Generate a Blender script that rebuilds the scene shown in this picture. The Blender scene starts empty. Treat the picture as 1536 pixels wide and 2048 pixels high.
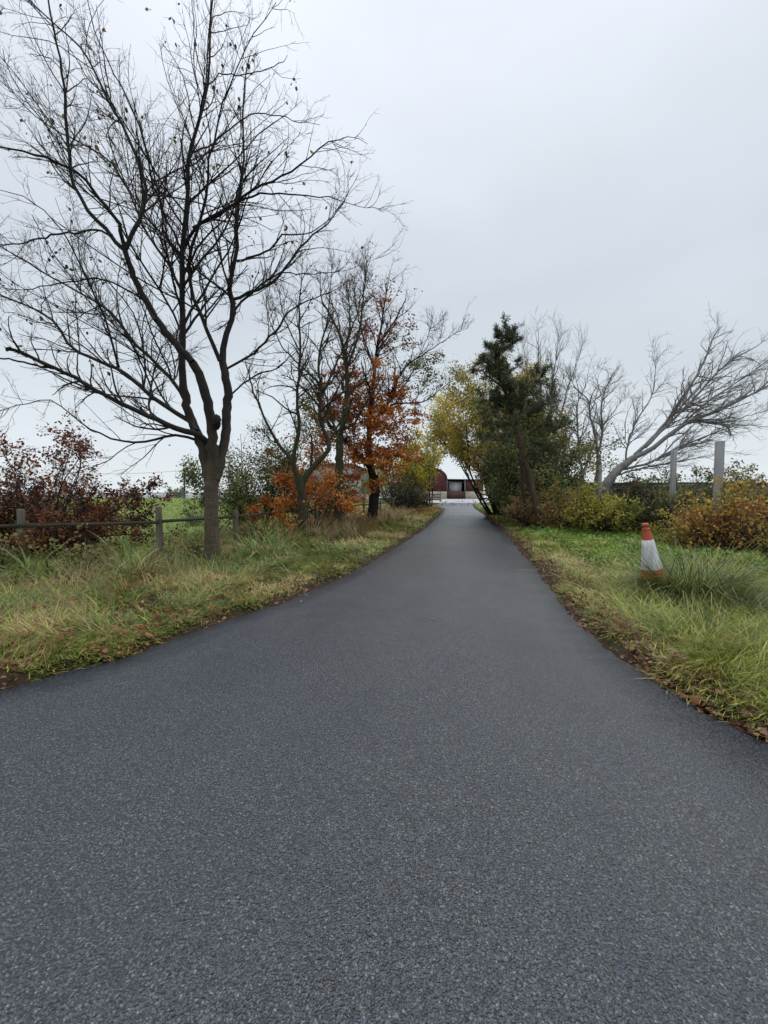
import bpy, math, random
import numpy as np
rng = np.random.default_rng(7)
random.seed(7)
sc = bpy.context.scene
C = sc.collection
R = math.radians

# ------------------------------------------------------------------ camera
F, HC, PITCH = 800.0, 1.5, math.atan(40 / 800.0)
CP, SP = math.cos(PITCH), math.sin(PITCH)
cam = bpy.data.cameras.new("camera")
cam.sensor_width = 36; cam.lens = F / 2048 * 36
cam.clip_start = 0.05; cam.clip_end = 5000
co = bpy.data.objects.new("camera", cam); C.objects.link(co)
co.location = (0, 0, HC); co.rotation_euler = (R(90) - PITCH, 0, 0)
sc.camera = co

def P(x, y, Y):                      # photo measurement -> point at forward distance Y
    a, b = (x - 768) / F, (1024 - y) / F
    s = Y / (CP + b * SP)
    return np.array([a * s, Y, HC + s * (b * CP - SP)])
def G(x, y):                         # photo measurement -> point on flat ground
    a, b = (x - 768) / F, (1024 - y) / F
    s = HC / (SP - b * CP)
    return np.array([a * s, s * (CP + b * SP)])

# ------------------------------------------------------------------ sky, sun, exposure
world = bpy.data.worlds.new("World"); sc.world = world; world.use_nodes = True
nt = world.node_tree; nt.nodes.clear()
def N(t, kind, **kw):
    n = t.nodes.new(kind)
    for k, v in kw.items():
        if k in ('inp',):
            for a, b in v.items(): n.inputs[a].default_value = b
        else: setattr(n, k, v)
    return n
SUN_EL, SUN_AZ = R(58), R(-40)
out = N(nt, 'ShaderNodeOutputWorld'); bg = N(nt, 'ShaderNodeBackground', inp={'Strength': 1.0})
sky = N(nt, 'ShaderNodeTexSky', sky_type='NISHITA', sun_disc=False, sun_elevation=SUN_EL, sun_rotation=SUN_AZ)
tc = N(nt, 'ShaderNodeTexCoord'); sep = N(nt, 'ShaderNodeSeparateXYZ')
nt.links.new(tc.outputs['Generated'], sep.inputs[0])
cr = N(nt, 'ShaderNodeValToRGB'); e = cr.color_ramp.elements
e[0].position = 0.0; e[0].color = (.72, .78, .82, 1)
e[1].position = 1.0; e[1].color = (1.75, 1.82, 1.95, 1)
for p, c in ((.10, (.665, .72, .765)), (.24, (.58, .635, .68)), (.42, (.57, .625, .685)), (.62, (.68, .73, .80)), (.76, (.76, .81, .885)), (.86, (1.35, 1.42, 1.54))):
    q = e.new(p); q.color = (*c, 1)
nt.links.new(sep.outputs['Z'], cr.inputs[0])
mp = N(nt, 'ShaderNodeMapping', inp={'Scale': (1, 1, 2.4)})
nz = N(nt, 'ShaderNodeTexNoise', inp={'Scale': 1.9, 'Detail': 4.0, 'Roughness': .45, 'Distortion': .3})
nt.links.new(tc.outputs['Generated'], mp.inputs[0]); nt.links.new(mp.outputs[0], nz.inputs['Vector'])
mr = N(nt, 'ShaderNodeMapRange', inp={'From Min': .3, 'From Max': .7, 'To Min': .96, 'To Max': 1.09})
nt.links.new(nz.outputs[0], mr.inputs[0])
vm = N(nt, 'ShaderNodeVectorMath', operation='SCALE')
nt.links.new(cr.outputs[0], vm.inputs[0]); nt.links.new(mr.outputs[0], vm.inputs['Scale'])
sk = N(nt, 'ShaderNodeVectorMath', operation='SCALE', inp={'Scale': .08})
nt.links.new(sky.outputs[0], sk.inputs[0])
mx = N(nt, 'ShaderNodeMix', data_type='RGBA', inp={'Factor': .94})
nt.links.new(sk.outputs[0], mx.inputs[6]); nt.links.new(vm.outputs[0], mx.inputs[7])
nt.links.new(mx.outputs[2], bg.inputs[0]); nt.links.new(bg.outputs[0], out.inputs[0])
sun = bpy.data.lights.new("sun", 'SUN'); sun.energy = 1.4; sun.angle = R(50); sun.color = (1, .97, .92)
so = bpy.data.objects.new("sun", sun); C.objects.link(so); so.rotation_euler = (R(90) - SUN_EL, 0, R(150))
sc.view_settings.view_transform = 'Standard'; sc.view_settings.look = 'None'
sc.view_settings.gamma = 1; sc.view_settings.exposure = 0.2
sc.cycles.max_bounces = 6; sc.cycles.transparent_max_bounces = 8

# ------------------------------------------------------------------ helpers
def nrm(v): return v / np.maximum(np.linalg.norm(v, axis=-1, keepdims=True), 1e-9)
def _h(i, j, s):
    v = np.sin(i * 127.1 + j * 311.7 + s * 74.7) * 43758.5453
    return v - np.floor(v)
def vn(x, y, s=0):
    x = np.asarray(x, float); y = np.asarray(y, float)
    i, j = np.floor(x), np.floor(y); u, v = x - i, y - j
    u = u * u * (3 - 2 * u); v = v * v * (3 - 2 * v)
    return (_h(i, j, s) * (1 - u) + _h(i + 1, j, s) * u) * (1 - v) + (_h(i, j + 1, s) * (1 - u) + _h(i + 1, j + 1, s) * u) * v
def fbm(x, y, s=0):
    return .5 * vn(x, y, s) + .3 * vn(x * 2.1, y * 2.1, s + 3) + .2 * vn(x * 4.3, y * 4.3, s + 7)

def tag(o, label=None, cat=None, group=None, kind=None):
    if label: o['label'] = label
    if cat: o['category'] = cat
    if group: o['group'] = group
    if kind: o['kind'] = kind
    return o
def empty(name, loc, label, cat, group=None, rz=0.0):
    o = bpy.data.objects.new(name, None); C.objects.link(o)
    o.location = loc; o.rotation_euler.z = rz; o.empty_display_size = .2
    return tag(o, label, cat, group)

class MB:
    """collects vertices and faces, builds one mesh"""
    def __init__(s): s.v = []; s.f = []; s.c = []; s.n = 0
    def add(s, V, faces, col=None):
        V = np.asarray(V, float).reshape(-1, 3)
        for f in faces:
            f = np.asarray(f, np.int64)
            if f.size: s.f.append(f + s.n)
        s.v.append(V)
        if col is not None:
            col = np.asarray(col, float)
            if col.ndim == 1: col = np.tile(col, (len(V), 1))
            s.c.append(col)
        s.n += len(V)
        return s
    def box(s, c, d, rz=0.0, tilt=(0, 0)):
        x, y, z = np.array(d) / 2
        V = np.array([[i * x, j * y, k * z] for k in (-1, 1) for j in (-1, 1) for i in (-1, 1)])
        V[:, 0] += tilt[0] * (V[:, 2] + z); V[:, 1] += tilt[1] * (V[:, 2] + z)
        cz, sz = math.cos(rz), math.sin(rz)
        V = np.stack([V[:, 0] * cz - V[:, 1] * sz, V[:, 0] * sz + V[:, 1] * cz, V[:, 2]], 1) + np.array(c)
        return s.add(V, [[[0, 2, 3, 1], [4, 5, 7, 6], [0, 1, 5, 4], [2, 6, 7, 3], [0, 4, 6, 2], [1, 3, 7, 5]]])
    def bar(s, a, b, w, h, jit=0.0, seg=1):      # rectangular bar from a to b
        a = np.array(a, float); b = np.array(b, float); d = nrm(b - a)
        side = nrm(np.cross(d, [0, 0, 1])); up = np.cross(side, d)
        V = []
        for i in range(seg + 1):
            p = a + (b - a) * i / seg + np.array([0, 0, random.uniform(-jit, jit)])
            V += [p + side * w / 2 * q + up * h / 2 * r for q, r in ((-1, -1), (1, -1), (1, 1), (-1, 1))]
        Fs = [[0, 1, 2, 3], [4 * seg + 3, 4 * seg + 2, 4 * seg + 1, 4 * seg]]
        for i in range(seg):
            for k in range(4):
                Fs.append([4 * i + k, 4 * i + 4 + k, 4 * i + 4 + (k + 1) % 4, 4 * i + (k + 1) % 4])
        return s.add(V, [Fs])
    def tubes(s, pts, rad, S=5, lump=0.0):
        Nn, K, _ = pts.shape
        t = np.gradient(pts, axis=1); t = nrm(t)
        ref = nrm(np.cross(pts[:, -1] - pts[:, 0] + 1e-4, rng.normal(size=(Nn, 3))))[:, None, :]
        n = nrm(ref - (ref * t).sum(-1, keepdims=True) * t); b = np.cross(t, n)
        a = np.arange(S) / S * 2 * math.pi
        rr = rad[:, :, None] * np.ones((1, 1, S))
        if lump: rr = rr * (1 + rng.uniform(-lump, lump, (Nn, K, S)))
        V = pts[:, :, None, :] + rr[..., None] * (np.cos(a)[:, None] * n[:, :, None, :] + np.sin(a)[:, None] * b[:, :, None, :])
        k = np.arange(K - 1)[:, None] * S; i = np.arange(S)[None, :]; j = (i + 1) % S
        q = np.stack([k + i, k + j, k + S + j, k + S + i], -1).reshape(-1, 4)
        f = (np.arange(Nn)[:, None, None] * K * S + q[None]).reshape(-1, 4)
        return s.add(V, [f])
    def build(s, name, mat, parent=None, smooth=False):
        me = bpy.data.meshes.new(name)
        V = np.concatenate(s.v)
        if parent is not None: V = V - np.array(parent.location)
        me.vertices.add(len(V)); me.vertices.foreach_set('co', V.astype(np.float32).ravel())
        idx = np.concatenate([f.ravel() for f in s.f]); tot = np.concatenate([np.full(len(f), f.shape[1]) for f in s.f])
        me.loops.add(len(idx)); me.loops.foreach_set('vertex_index', idx.astype(np.int32))
        st = np.concatenate([[0], np.cumsum(tot)[:-1]])
        me.polygons.add(len(tot)); me.polygons.foreach_set('loop_start', st.astype(np.int32))
        me.polygons.foreach_set('loop_total', tot.astype(np.int32))
        if smooth: me.polygons.foreach_set('use_smooth', np.ones(len(tot), bool))
        if s.c:
            c = np.concatenate(s.c); c = np.concatenate([c, np.ones((len(c), 1))], 1)
            at = me.color_attributes.new('Col', 'FLOAT_COLOR', 'POINT'); at.data.foreach_set('color', c.astype(np.float32).ravel())
        me.update(calc_edges=True); me.materials.append(mat)
        o = bpy.data.objects.new(name, me); C.objects.link(o)
        if parent is not None: o.parent = parent
        return o

def smooth_line(pts, rad, K, wob=0.0):
    """Catmull-Rom through traced points, resampled to K"""
    p = np.array(pts, float); r = np.array(rad, float)
    if len(r) != len(p): r = np.interp(np.linspace(0, 1, len(p)), np.linspace(0, 1, len(r)), r)
    q = np.vstack([2 * p[0] - p[1], p, 2 * p[-1] - p[-2]])
    o = []; rr = []
    for i in range(len(p) - 1):
        a, b, c, d = q[i:i + 4]
        for t in np.linspace(0, 1, 8, endpoint=False):
            o.append(.5 * (2 * b + (c - a) * t + (2 * a - 5 * b + 4 * c - d) * t * t + (-a + 3 * b - 3 * c + d) * t ** 3))
            rr.append(r[i] * (1 - t) + r[i + 1] * t)
    o.append(p[-1]); rr.append(r[-1]); o = np.array(o); rr = np.array(rr)
    L = np.concatenate([[0], np.cumsum(np.linalg.norm(np.diff(o, axis=0), axis=1))])
    s = np.linspace(0, L[-1], K)
    res = np.stack([np.interp(s, L, o[:, k]) for k in range(3)], 1)
    if wob: res[1:-1] += rng.normal(scale=wob, size=(K - 2, 3))
    return res, np.interp(s, L, rr)

def grow(st, d, L, r0, K=6, wig=.25, trop=(0, 0, .05), taper=.25):
    n = len(st); p = np.zeros((n, K, 3)); p[:, 0] = st; d = nrm(d)
    step = (L / (K - 1))[:, None]; trop = np.array(trop)
    curl = rng.normal(scale=wig * .5, size=(n, 3))
    for k in range(1, K):
        d = nrm(d + rng.normal(scale=wig, size=(n, 3)) + curl + trop)
        p[:, k] = p[:, k - 1] + d * step
    f = np.linspace(1, taper, K)[None]
    return p, r0[:, None] * f
def sprout(p, r, per_m, t0, t1, ang, asd, lr, lmin, rr, up=.3, rmin=.0022, nmin=1):
    """children along parents p (N,K,3)"""
    seg = np.linalg.norm(np.diff(p, axis=1), axis=2); L = seg.sum(1)
    n = np.maximum(nmin, rng.poisson(L * per_m)) if np.isscalar(per_m) else rng.poisson(L * per_m)
    par = np.repeat(np.arange(len(p)), n); m = len(par)
    t = t0 + (t1 - t0) * rng.random(m)
    K = p.shape[1]; x = t * (K - 1); i = np.minimum(x.astype(int), K - 2); u = (x - i)[:, None]
    a, b = p[par, i], p[par, i + 1]; st = a * (1 - u) + b * u; T = nrm(b - a)
    pr = r[par, i] * (1 - u[:, 0]) + r[par, i + 1] * u[:, 0]
    w = rng.normal(size=(m, 3)); w[:, 2] += up; w = nrm(w - (w * T).sum(1, keepdims=True) * T)
    A = R(1) * rng.normal(ang, asd, m)[:, None]
    d = np.cos(A) * T + np.sin(A) * w
    l = np.maximum(lmin * rng.uniform(.6, 1.4, m), L[par] * lr * (1.15 - .8 * t) * rng.uniform(.45, 1.25, m))
    return st, d, l, np.maximum(rmin, np.minimum(pr * rr, l * .02 + .002))

def leafs(mb, pos, size, pal, droop=.4, aspect=.62, cn=1.2, fold=.25, vary=.35, up=0.0, normal_up=0.0, flatd=1.0):
    """one folded leaf of six corners at each position"""
    n = len(pos)
    if n == 0: return
    s = (size * rng.uniform(.45, 1.4, n))[:, None]
    d = rng.normal(size=(n, 3)); d[:, 2] += up - droop; d[:, 2] *= flatd; d = nrm(d)
    w = rng.normal(size=(n, 3)); w[:, 2] -= normal_up * w[:, 2] * .9
    w = nrm(w - (w * d).sum(1, keepdims=True) * d); q = np.cross(d, w)
    h = aspect * .5
    V = np.stack([pos, pos + s * (.35 * d + h * w + fold * .3 * q), pos + s * (.8 * d + h * .7 * w + fold * .2 * q), pos + s * d,
                  pos + s * (.75 * d - h * .75 * w + fold * .2 * q), pos + s * (.3 * d - h * w + fold * .3 * q)], 1)
    b = np.arange(n)[:, None] * 6
    f = np.concatenate([b + np.array([[0, 1, 2, 3]]), b + np.array([[0, 3, 4, 5]])])
    pal = np.array(pal, float)
    g = fbm(pos[:, 0] * cn + 9, pos[:, 2] * cn + pos[:, 1] * cn * .7, 11)
    x = np.clip((g - .5) * 2.2 + .5 + rng.normal(scale=vary, size=n), 0, .999) * (len(pal) - 1)
    i = x.astype(int); u = (x - i)[:, None]; i2 = np.minimum(i + 1, len(pal) - 1)
    c = (pal[i] * (1 - u) + pal[i2] * u) * rng.uniform(.7, 1.25, n)[:, None]
    mb.add(V, [f], np.repeat(c, 6, axis=0))

def blades(mb, xy, z, length, width, pal, lean=.6, bend=.7, az=None, cn=.8, vary=.4, tone=None, keep=False):
    """grass blades: three-segment curved ribbons"""
    n = len(xy)
    L = length * rng.uniform(.55, 1.35, n); W = width * rng.uniform(.7, 1.3, n)
    a = rng.uniform(0, 2 * math.pi, n) if az is None else az
    le = lean * rng.uniform(.3, 1.5, n); be = bend * rng.uniform(.3, 1.6, n)
    base = np.column_stack([xy, z]); hd = np.stack([np.cos(a), np.sin(a), 0 * a], 1); sd = np.stack([-np.sin(a + rng.normal(scale=.5, size=n)), np.cos(a), 0 * a], 1)
    pts = [base]; th = le
    for k in range(3):
        th = th + be * .5
        pts.append(pts[-1] + (L / 3)[:, None] * (np.sin(th)[:, None] * hd + np.cos(th)[:, None] * np.array([0, 0, 1.])))
    for k in (1, 2, 3): pts[k][:, 2] = np.maximum(pts[k][:, 2], z + .008 + .012 * rng.random(n))
    w = W[:, None] * sd
    V = np.stack([pts[0] - w * .5, pts[0] + w * .5, pts[1] - w * .5, pts[1] + w * .5, pts[2] - w * .36, pts[2] + w * .36, pts[3]], 1)
    b = np.arange(n)[:, None] * 7
    q = np.concatenate([b + np.array([[0, 1, 3, 2]]), b + np.array([[2, 3, 5, 4]])]); t = b + np.array([[4, 5, 6]])
    pal = np.array(pal, float)
    if tone is None: tone = (fbm(xy[:, 0] * cn, xy[:, 1] * cn, 21) - .5) * 2.4 + .5
    x = np.clip(tone + rng.normal(scale=vary, size=n), 0, .999) * (len(pal) - 1)
    i = x.astype(int); u = (x - i)[:, None]
    c = (pal[i] * (1 - u) + pal[np.minimum(i + 1, len(pal) - 1)] * u) * rng.choice([.45, .75, 1.0, 1.2, 1.5], n, p=[.2, .25, .25, .2, .1])[:, None]
    mb.add(V, [q, t], np.repeat(c, 7, axis=0))

# ------------------------------------------------------------------ materials
def mat(name, base=(.2, .2, .2), rough=.8, spec=.5):
    m = bpy.data.materials.new(name); m.use_nodes = True; t = m.node_tree
    b = t.nodes['Principled BSDF']; b.inputs['Base Color'].default_value = (*base, 1)
    b.inputs['Roughness'].default_value = rough; b.inputs['Specular IOR Level'].default_value = spec
    return m, t, b
def ramp(t, stops):
    r = N(t, 'ShaderNodeValToRGB'); e = r.color_ramp.elements
    while len(e) > 1: e.remove(e[-1])
    e[0].position = stops[0][0]; e[0].color = (*stops[0][1], 1)
    for p, c in stops[1:]: q = e.new(p); q.color = (*c, 1)
    return r
def noise_col(t, scale, stops, detail=5, rough=.6, vec=None, dist=0.0):
    n = N(t, 'ShaderNodeTexNoise', inp={'Scale': scale, 'Detail': detail, 'Roughness': rough, 'Distortion': dist})
    if vec is not None: t.links.new(vec, n.inputs['Vector'])
    r = ramp(t, stops); t.links.new(n.outputs[0], r.inputs[0]); return n, r
def bump(t, b, src, strength, dist):
    u = N(t, 'ShaderNodeBump', inp={'Strength': strength, 'Distance': dist})
    t.links.new(src, u.inputs['Height']); t.links.new(u.outputs[0], b.inputs['Normal']); return u
def objvec(t, scale=(1, 1, 1), kind='Object'):
    c = N(t, 'ShaderNodeTexCoord'); m = N(t, 'ShaderNodeMapping', inp={'Scale': scale})
    t.links.new(c.outputs[kind], m.inputs[0]); return m.outputs[0]
def mixc(t, fac, a, b, mode='MIX'):
    m = N(t, 'ShaderNodeMix', data_type='RGBA', blend_type=mode)
    for s, k in ((fac, 0), (a, 6), (b, 7)):
        if hasattr(s, 'links'): t.links.new(s, m.inputs[k])
        elif isinstance(s, tuple): m.inputs[k].default_value = (*s, 1)
        else: m.inputs[k].default_value = s
    return m.outputs[2]

def leafmat(name, trans=.35, rough=.55, spec=.3):
    m, t, b = mat(name, rough=rough, spec=spec)
    a = N(t, 'ShaderNodeAttribute', attribute_name='Col')
    t.links.new(a.outputs['Color'], b.inputs['Base Color'])
    tr = N(t, 'ShaderNodeBsdfTranslucent'); t.links.new(a.outputs['Color'], tr.inputs[0])
    ms = N(t, 'ShaderNodeMixShader', inp={0: trans}); o = t.nodes['Material Output']
    t.links.new(b.outputs[0], ms.inputs[1]); t.links.new(tr.outputs[0], ms.inputs[2]); t.links.new(ms.outputs[0], o.inputs[0])
    return m
M_LEAF = leafmat('leaf'); M_GRASS = leafmat('grass_blade', .25, .5, .35)
M_NEEDLE = leafmat('needle', .15)

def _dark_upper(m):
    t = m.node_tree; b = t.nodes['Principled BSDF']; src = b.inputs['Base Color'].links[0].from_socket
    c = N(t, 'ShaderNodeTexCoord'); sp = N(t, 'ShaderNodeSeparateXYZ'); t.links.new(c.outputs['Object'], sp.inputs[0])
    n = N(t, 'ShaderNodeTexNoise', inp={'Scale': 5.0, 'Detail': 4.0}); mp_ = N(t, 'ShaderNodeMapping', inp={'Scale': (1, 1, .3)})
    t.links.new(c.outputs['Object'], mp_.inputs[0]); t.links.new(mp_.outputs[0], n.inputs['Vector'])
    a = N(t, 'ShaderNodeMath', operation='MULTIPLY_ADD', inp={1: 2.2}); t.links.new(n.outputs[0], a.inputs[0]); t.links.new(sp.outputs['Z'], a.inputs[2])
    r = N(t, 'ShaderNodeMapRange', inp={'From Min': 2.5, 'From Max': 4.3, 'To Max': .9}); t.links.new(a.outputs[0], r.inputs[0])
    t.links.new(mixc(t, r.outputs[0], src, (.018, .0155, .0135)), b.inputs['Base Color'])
def barkmat(name, c1, c2, moss, mossamt=.5, zs=.35, bs=.6):
    m, t, b = mat(name, rough=.85, spec=.3)
    v = objvec(t, (1, 1, zs))
    n, r = noise_col(t, 26, [(.3, c1), (.7, c2)], vec=v)
    n2 = N(t, 'ShaderNodeTexNoise', inp={'Scale': 3.2, 'Detail': 6.0, 'Roughness': .7}); t.links.new(v, n2.inputs['Vector'])
    mr = N(t, 'ShaderNodeMapRange', inp={'From Min': .62 - mossamt * .3, 'From Max': .72 - mossamt * .3})
    t.links.new(n2.outputs[0], mr.inputs[0])
    f = N(t, 'ShaderNodeMath', operation='MULTIPLY', inp={1: .75}); t.links.new(mr.outputs[0], f.inputs[0])
    t.links.new(mixc(t, f.outputs[0], r.outputs[0], moss), b.inputs['Base Color'])
    bump(t, b, n.outputs[0], bs, .02)
    return m
M_BARK = barkmat('dark_bark', (.010, .009, .009), (.032, .027, .023), (.030, .033, .015), .2)
M_TRUNK = barkmat('banded_trunk_bark', (.030, .022, .017), (.20, .15, .11), (.06, .058, .028), .45, 3.2, 1.0)
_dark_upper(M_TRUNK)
M_TWIG = barkmat('twig_bark', (.016, .013, .015), (.040, .033, .032), (.03, .03, .02), .2)
M_MOSSY = barkmat('mossy_bark', (.025, .020, .016), (.075, .060, .045), (.045, .052, .020), .7)
M_HAZEBARK = barkmat('hazed_grey_bark', (.13, .125, .12), (.30, .29, .28), (.16, .15, .11), .3)  # light grey bark, with the pale haze over these trees put into its colour
M_PINEBARK = barkmat('pine_bark', (.04, .026, .02), (.14, .095, .07), (.06, .06, .04), .3)
def woodmat(name, c1, c2, scale=14, stretch=(1, 1, .12)):
    m, t, b = mat(name, rough=.85, spec=.25)
    n, r = noise_col(t, scale, [(.25, c1), (.75, c2)], vec=objvec(t, stretch)); t.links.new(r.outputs[0], b.inputs['Base Color'])
    bump(t, b, n.outputs[0], .5, .01); return m
M_POST = woodmat('weathered_post', (.06, .052, .040), (.19, .165, .13))
M_RAIL = woodmat('dark_rail', (.03, .026, .02), (.09, .078, .055), 8, (.3, .3, 2))
M_GREYPOST = woodmat('grey_post', (.22, .22, .22), (.38, .38, .38), 10)
M_FARFENCE = woodmat('far_fence_wood', (.10, .095, .09), (.20, .19, .18), 3)

# ------------------------------------------------------------------ road edges and ground height
LE = [(0, 1382), (250, 1315), (450, 1240), (560, 1208), (650, 1172), (735, 1130), (800, 1090), (850, 1058), (880, 1030), (889, 1018)]
RE = [(1536, 1487), (1400, 1420), (1300, 1355), (1200, 1290), (1130, 1215), (1060, 1125), (1000, 1055), (966, 1028), (950, 1018)]
le = np.array([G(*p) for p in LE]); re = np.array([G(*p) for p in RE])
le = np.vstack([[-30, -20], [-9.5, -2], [-5.2, 1.2], le, [5.9, 46], [7.6, 52]])
re = np.vstack([[9, -20], [3.4, -2], [2.55, 1.2], re, [10.2, 46], [13.5, 52]])
def xl(y): return np.interp(y, le[:, 1], le[:, 0])
def xr(y): return np.interp(y, re[:, 1], re[:, 0])
def sst(a, b, v):
    t = np.clip((v - a) / (b - a), 0, 1); return t * t * (3 - 2 * t)
def rise(y): return .28 * sst(38, 66, y) - .014 * np.maximum(0, np.asarray(y, float) - 84)
def dedge(x, y):                       # distance outside the road edge (negative on the road)
    return np.maximum(xl(y) - x, x - xr(y)) * .9
def zg(x, y):
    x = np.asarray(x, float); y = np.asarray(y, float)
    d = dedge(x, y); r = rise(y)
    lip = sst(.0, .22 + .1 * vn(x * 2, y * 2, 5), d)
    bumps = (fbm(x * 1.1, y * 1.1, 1) - .5) * .10 + (fbm(x * 5, y * 5, 2) - .5) * .05
    off = sst(60, 30, y)
    yard = ((y > 49) & (y < 80) & (x > 2) & (x < 26))
    lip = np.where(yard, 0, lip)
    z = r - .04 + lip * (.105 + bumps * off)
    return np.where(y > 60, np.minimum(z, r - .01), z)

def graded(lo, a, b, hi, st, g=1.16):
    mid = list(np.arange(a, b, st)); up = []; s = st; v = mid[-1]
    while v < hi: s *= g; v += s; up.append(v)
    dn = []; s = st; v = a
    while v > lo: s *= g; v -= s; dn.append(v)
    return np.array(dn[::-1] + mid + up)
gx = graded(-1800, -10, 10, 1800, .10); gy = graded(-400, -.5, 24, 2500, .10)
X, Y = np.meshgrid(gx, gy); Z = zg(X, Y)
D = dedge(X, Y)
# ground colours: soil at the cut edge, matted straw and green on verge, grass field beyond
soil = np.array([.05, .036, .026]); straw = np.array([.20, .155, .075]); green = np.array([.075, .105, .028]); field = np.array([.15, .20, .06])
w_e = (1 - sst(.12, .46, D + (fbm(X * 3, Y * 3, 4) - .5) * .35))[..., None]
g = sst(.35, .65, fbm(X * .9, Y * .9, 8))[..., None]
col = (straw * .4) * (1 - g) + green * .5 * g
fl = sst(0, 1.5, (xl(Y) - X) - (3.2 + .2 * Y) * 0 - 3.6)[..., None]
col = col * (1 - fl) + field * fl
sp = sst(.60, .70, fbm(X * 2.3, Y * 2.3, 41))[..., None] * (1 - fl)
col = col * (1 - sp) + soil * sp
col = col * (1 - w_e) + soil * w_e
Vg = np.stack([X, Y, Z], -1).reshape(-1, 3); ny, nx = X.shape
i = (np.arange(ny - 1)[:, None] * nx + np.arange(nx - 1)[None]).ravel()
mb = MB().add(Vg, [np.stack([i, i + 1, i + 1 + nx, i + nx], 1)], col.reshape(-1, 3))
m, t, b = mat('ground_turf', rough=.95, spec=.1)
a = N(t, 'ShaderNodeAttribute', attribute_name='Col')
n, r = noise_col(t, 6, [(.3, (.55, .55, .5)), (.7, (1.25, 1.2, 1.1))], detail=8, rough=.75, vec=objvec(t))
t.links.new(mixc(t, 1.0, a.outputs['Color'], r.outputs[0], 'MULTIPLY'), b.inputs['Base Color']); bump(t, b, n.outputs[0], .8, .06)
tag(mb.build('ground', m, smooth=True), kind='structure')

# road
m, t, b = mat('fresh_tarmac', rough=.42, spec=.62)
v = objvec(t)
vo = N(t, 'ShaderNodeTexVoronoi', inp={'Scale': 145.0, 'Randomness': 1.0})
wn = N(t, 'ShaderNodeTexNoise', inp={'Scale': 90.0, 'Detail': 2.0}); t.links.new(v, wn.inputs['Vector'])
wa = N(t, 'ShaderNodeVectorMath', operation='MULTIPLY_ADD', inp={1: (.012, .012, .012)}); t.links.new(wn.outputs['Color'], wa.inputs[0]); t.links.new(v, wa.inputs[2]); t.links.new(wa.outputs[0], vo.inputs['Vector'])
vo2 = N(t, 'ShaderNodeTexVoronoi', inp={'Scale': 170.0}); t.links.new(v, vo2.inputs['Vector'])
r1 = ramp(t, [(0, (.011, .016, .026)), (.4, (.031, .042, .062)), (.85, (.062, .076, .102)), (1, (.15, .16, .17))])
sepc = N(t, 'ShaderNodeSeparateColor'); t.links.new(vo.outputs['Color'], sepc.inputs[0]); t.links.new(sepc.outputs[0], r1.inputs[0])
rd = ramp(t, [(.0, (1.15, 1.15, 1.15)), (.42, (.80, .80, .80)), (.68, (.14, .14, .15))]); 
dm = N(t, 'ShaderNodeMath', operation='MULTIPLY', inp={1: 1.0}); t.links.new(vo.outputs['Distance'], dm.inputs[0]); t.links.new(dm.outputs[0], rd.inputs[0])
c1 = mixc(t, 1.0, r1.outputs[0], rd.outputs[0], 'MULTIPLY')
nb, rb = noise_col(t, .8, [(.28, (.72, .78, .90)), (.72, (1.28, 1.20, 1.08))], detail=6, rough=.62, vec=objvec(t, (1, .55, 1)))
nm_, rm_ = noise_col(t, 3.1, [(.3, (.80, .84, .92)), (.7, (1.2, 1.16, 1.08))], detail=5, rough=.6, vec=v)
c1 = mixc(t, 1.0, c1, rm_.outputs[0], 'MULTIPLY')
c2 = mixc(t, 1.0, c1, rb.outputs[0], 'MULTIPLY')
nc, rc = noise_col(t, 84, [(.38, (.06, .07, .09)), (.46, (.75, .77, .8)), (.62, (1.5, 1.47, 1.42))], detail=3, rough=.6, vec=v)
c3 = mixc(t, 1.0, c2, rc.outputs[0], 'MULTIPLY')
t.links.new(c3, b.inputs['Base Color'])
inv = N(t, 'ShaderNodeMath', operation='SUBTRACT', inp={0: 1.0}); t.links.new(vo.outputs['Distance'], inv.inputs[1])
ad = N(t, 'ShaderNodeMath', operation='ADD'); t.links.new(inv.outputs[0], ad.inputs[0]); t.links.new(nc.outputs[0], ad.inputs[1])
rg = N(t, 'ShaderNodeMapRange', inp={'From Min': .3, 'From Max': .7, 'To Min': .29, 'To Max': .44}); t.links.new(nb.outputs[0], rg.inputs[0]); t.links.new(rg.outputs[0], b.inputs['Roughness'])
bump(t, b, ad.outputs[0], .6, .006)
M_ROAD = m
ys = np.concatenate([np.arange(-20, 2, .5), np.arange(2, 20, .06), np.arange(20, 50.5, .25)])
V = []; Fq = []; nrow = 10
for y in ys:
    a_, b_ = float(xl(y)), float(xr(y))
    a_ += .05 * (vn(y * 2.2, 1, 31) - .5) + .05 * (vn(y * 9, 3, 31) - .5); b_ += .05 * (vn(y * 2.2, 5, 33) - .5) + .05 * (vn(y * 9, 9, 33) - .5)
    V.append((a_ - .025, y, float(rise(y)) - .06))
    for k in range(nrow): V.append((a_ + (b_ - a_) * k / (nrow - 1), y, float(rise(y)) + .035 * math.sin(math.pi * k / (nrow - 1))))
    V.append((b_ + .025, y, float(rise(y)) - .06))
w = nrow + 2; k = (np.arange(len(ys) - 1)[:, None] * w + np.arange(w - 1)[None]).ravel()
tag(MB().add(V, [np.stack([k, k + 1, k + 1 + w, k + w], 1)]).build('road', M_ROAD, smooth=True), kind='structure')
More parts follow.
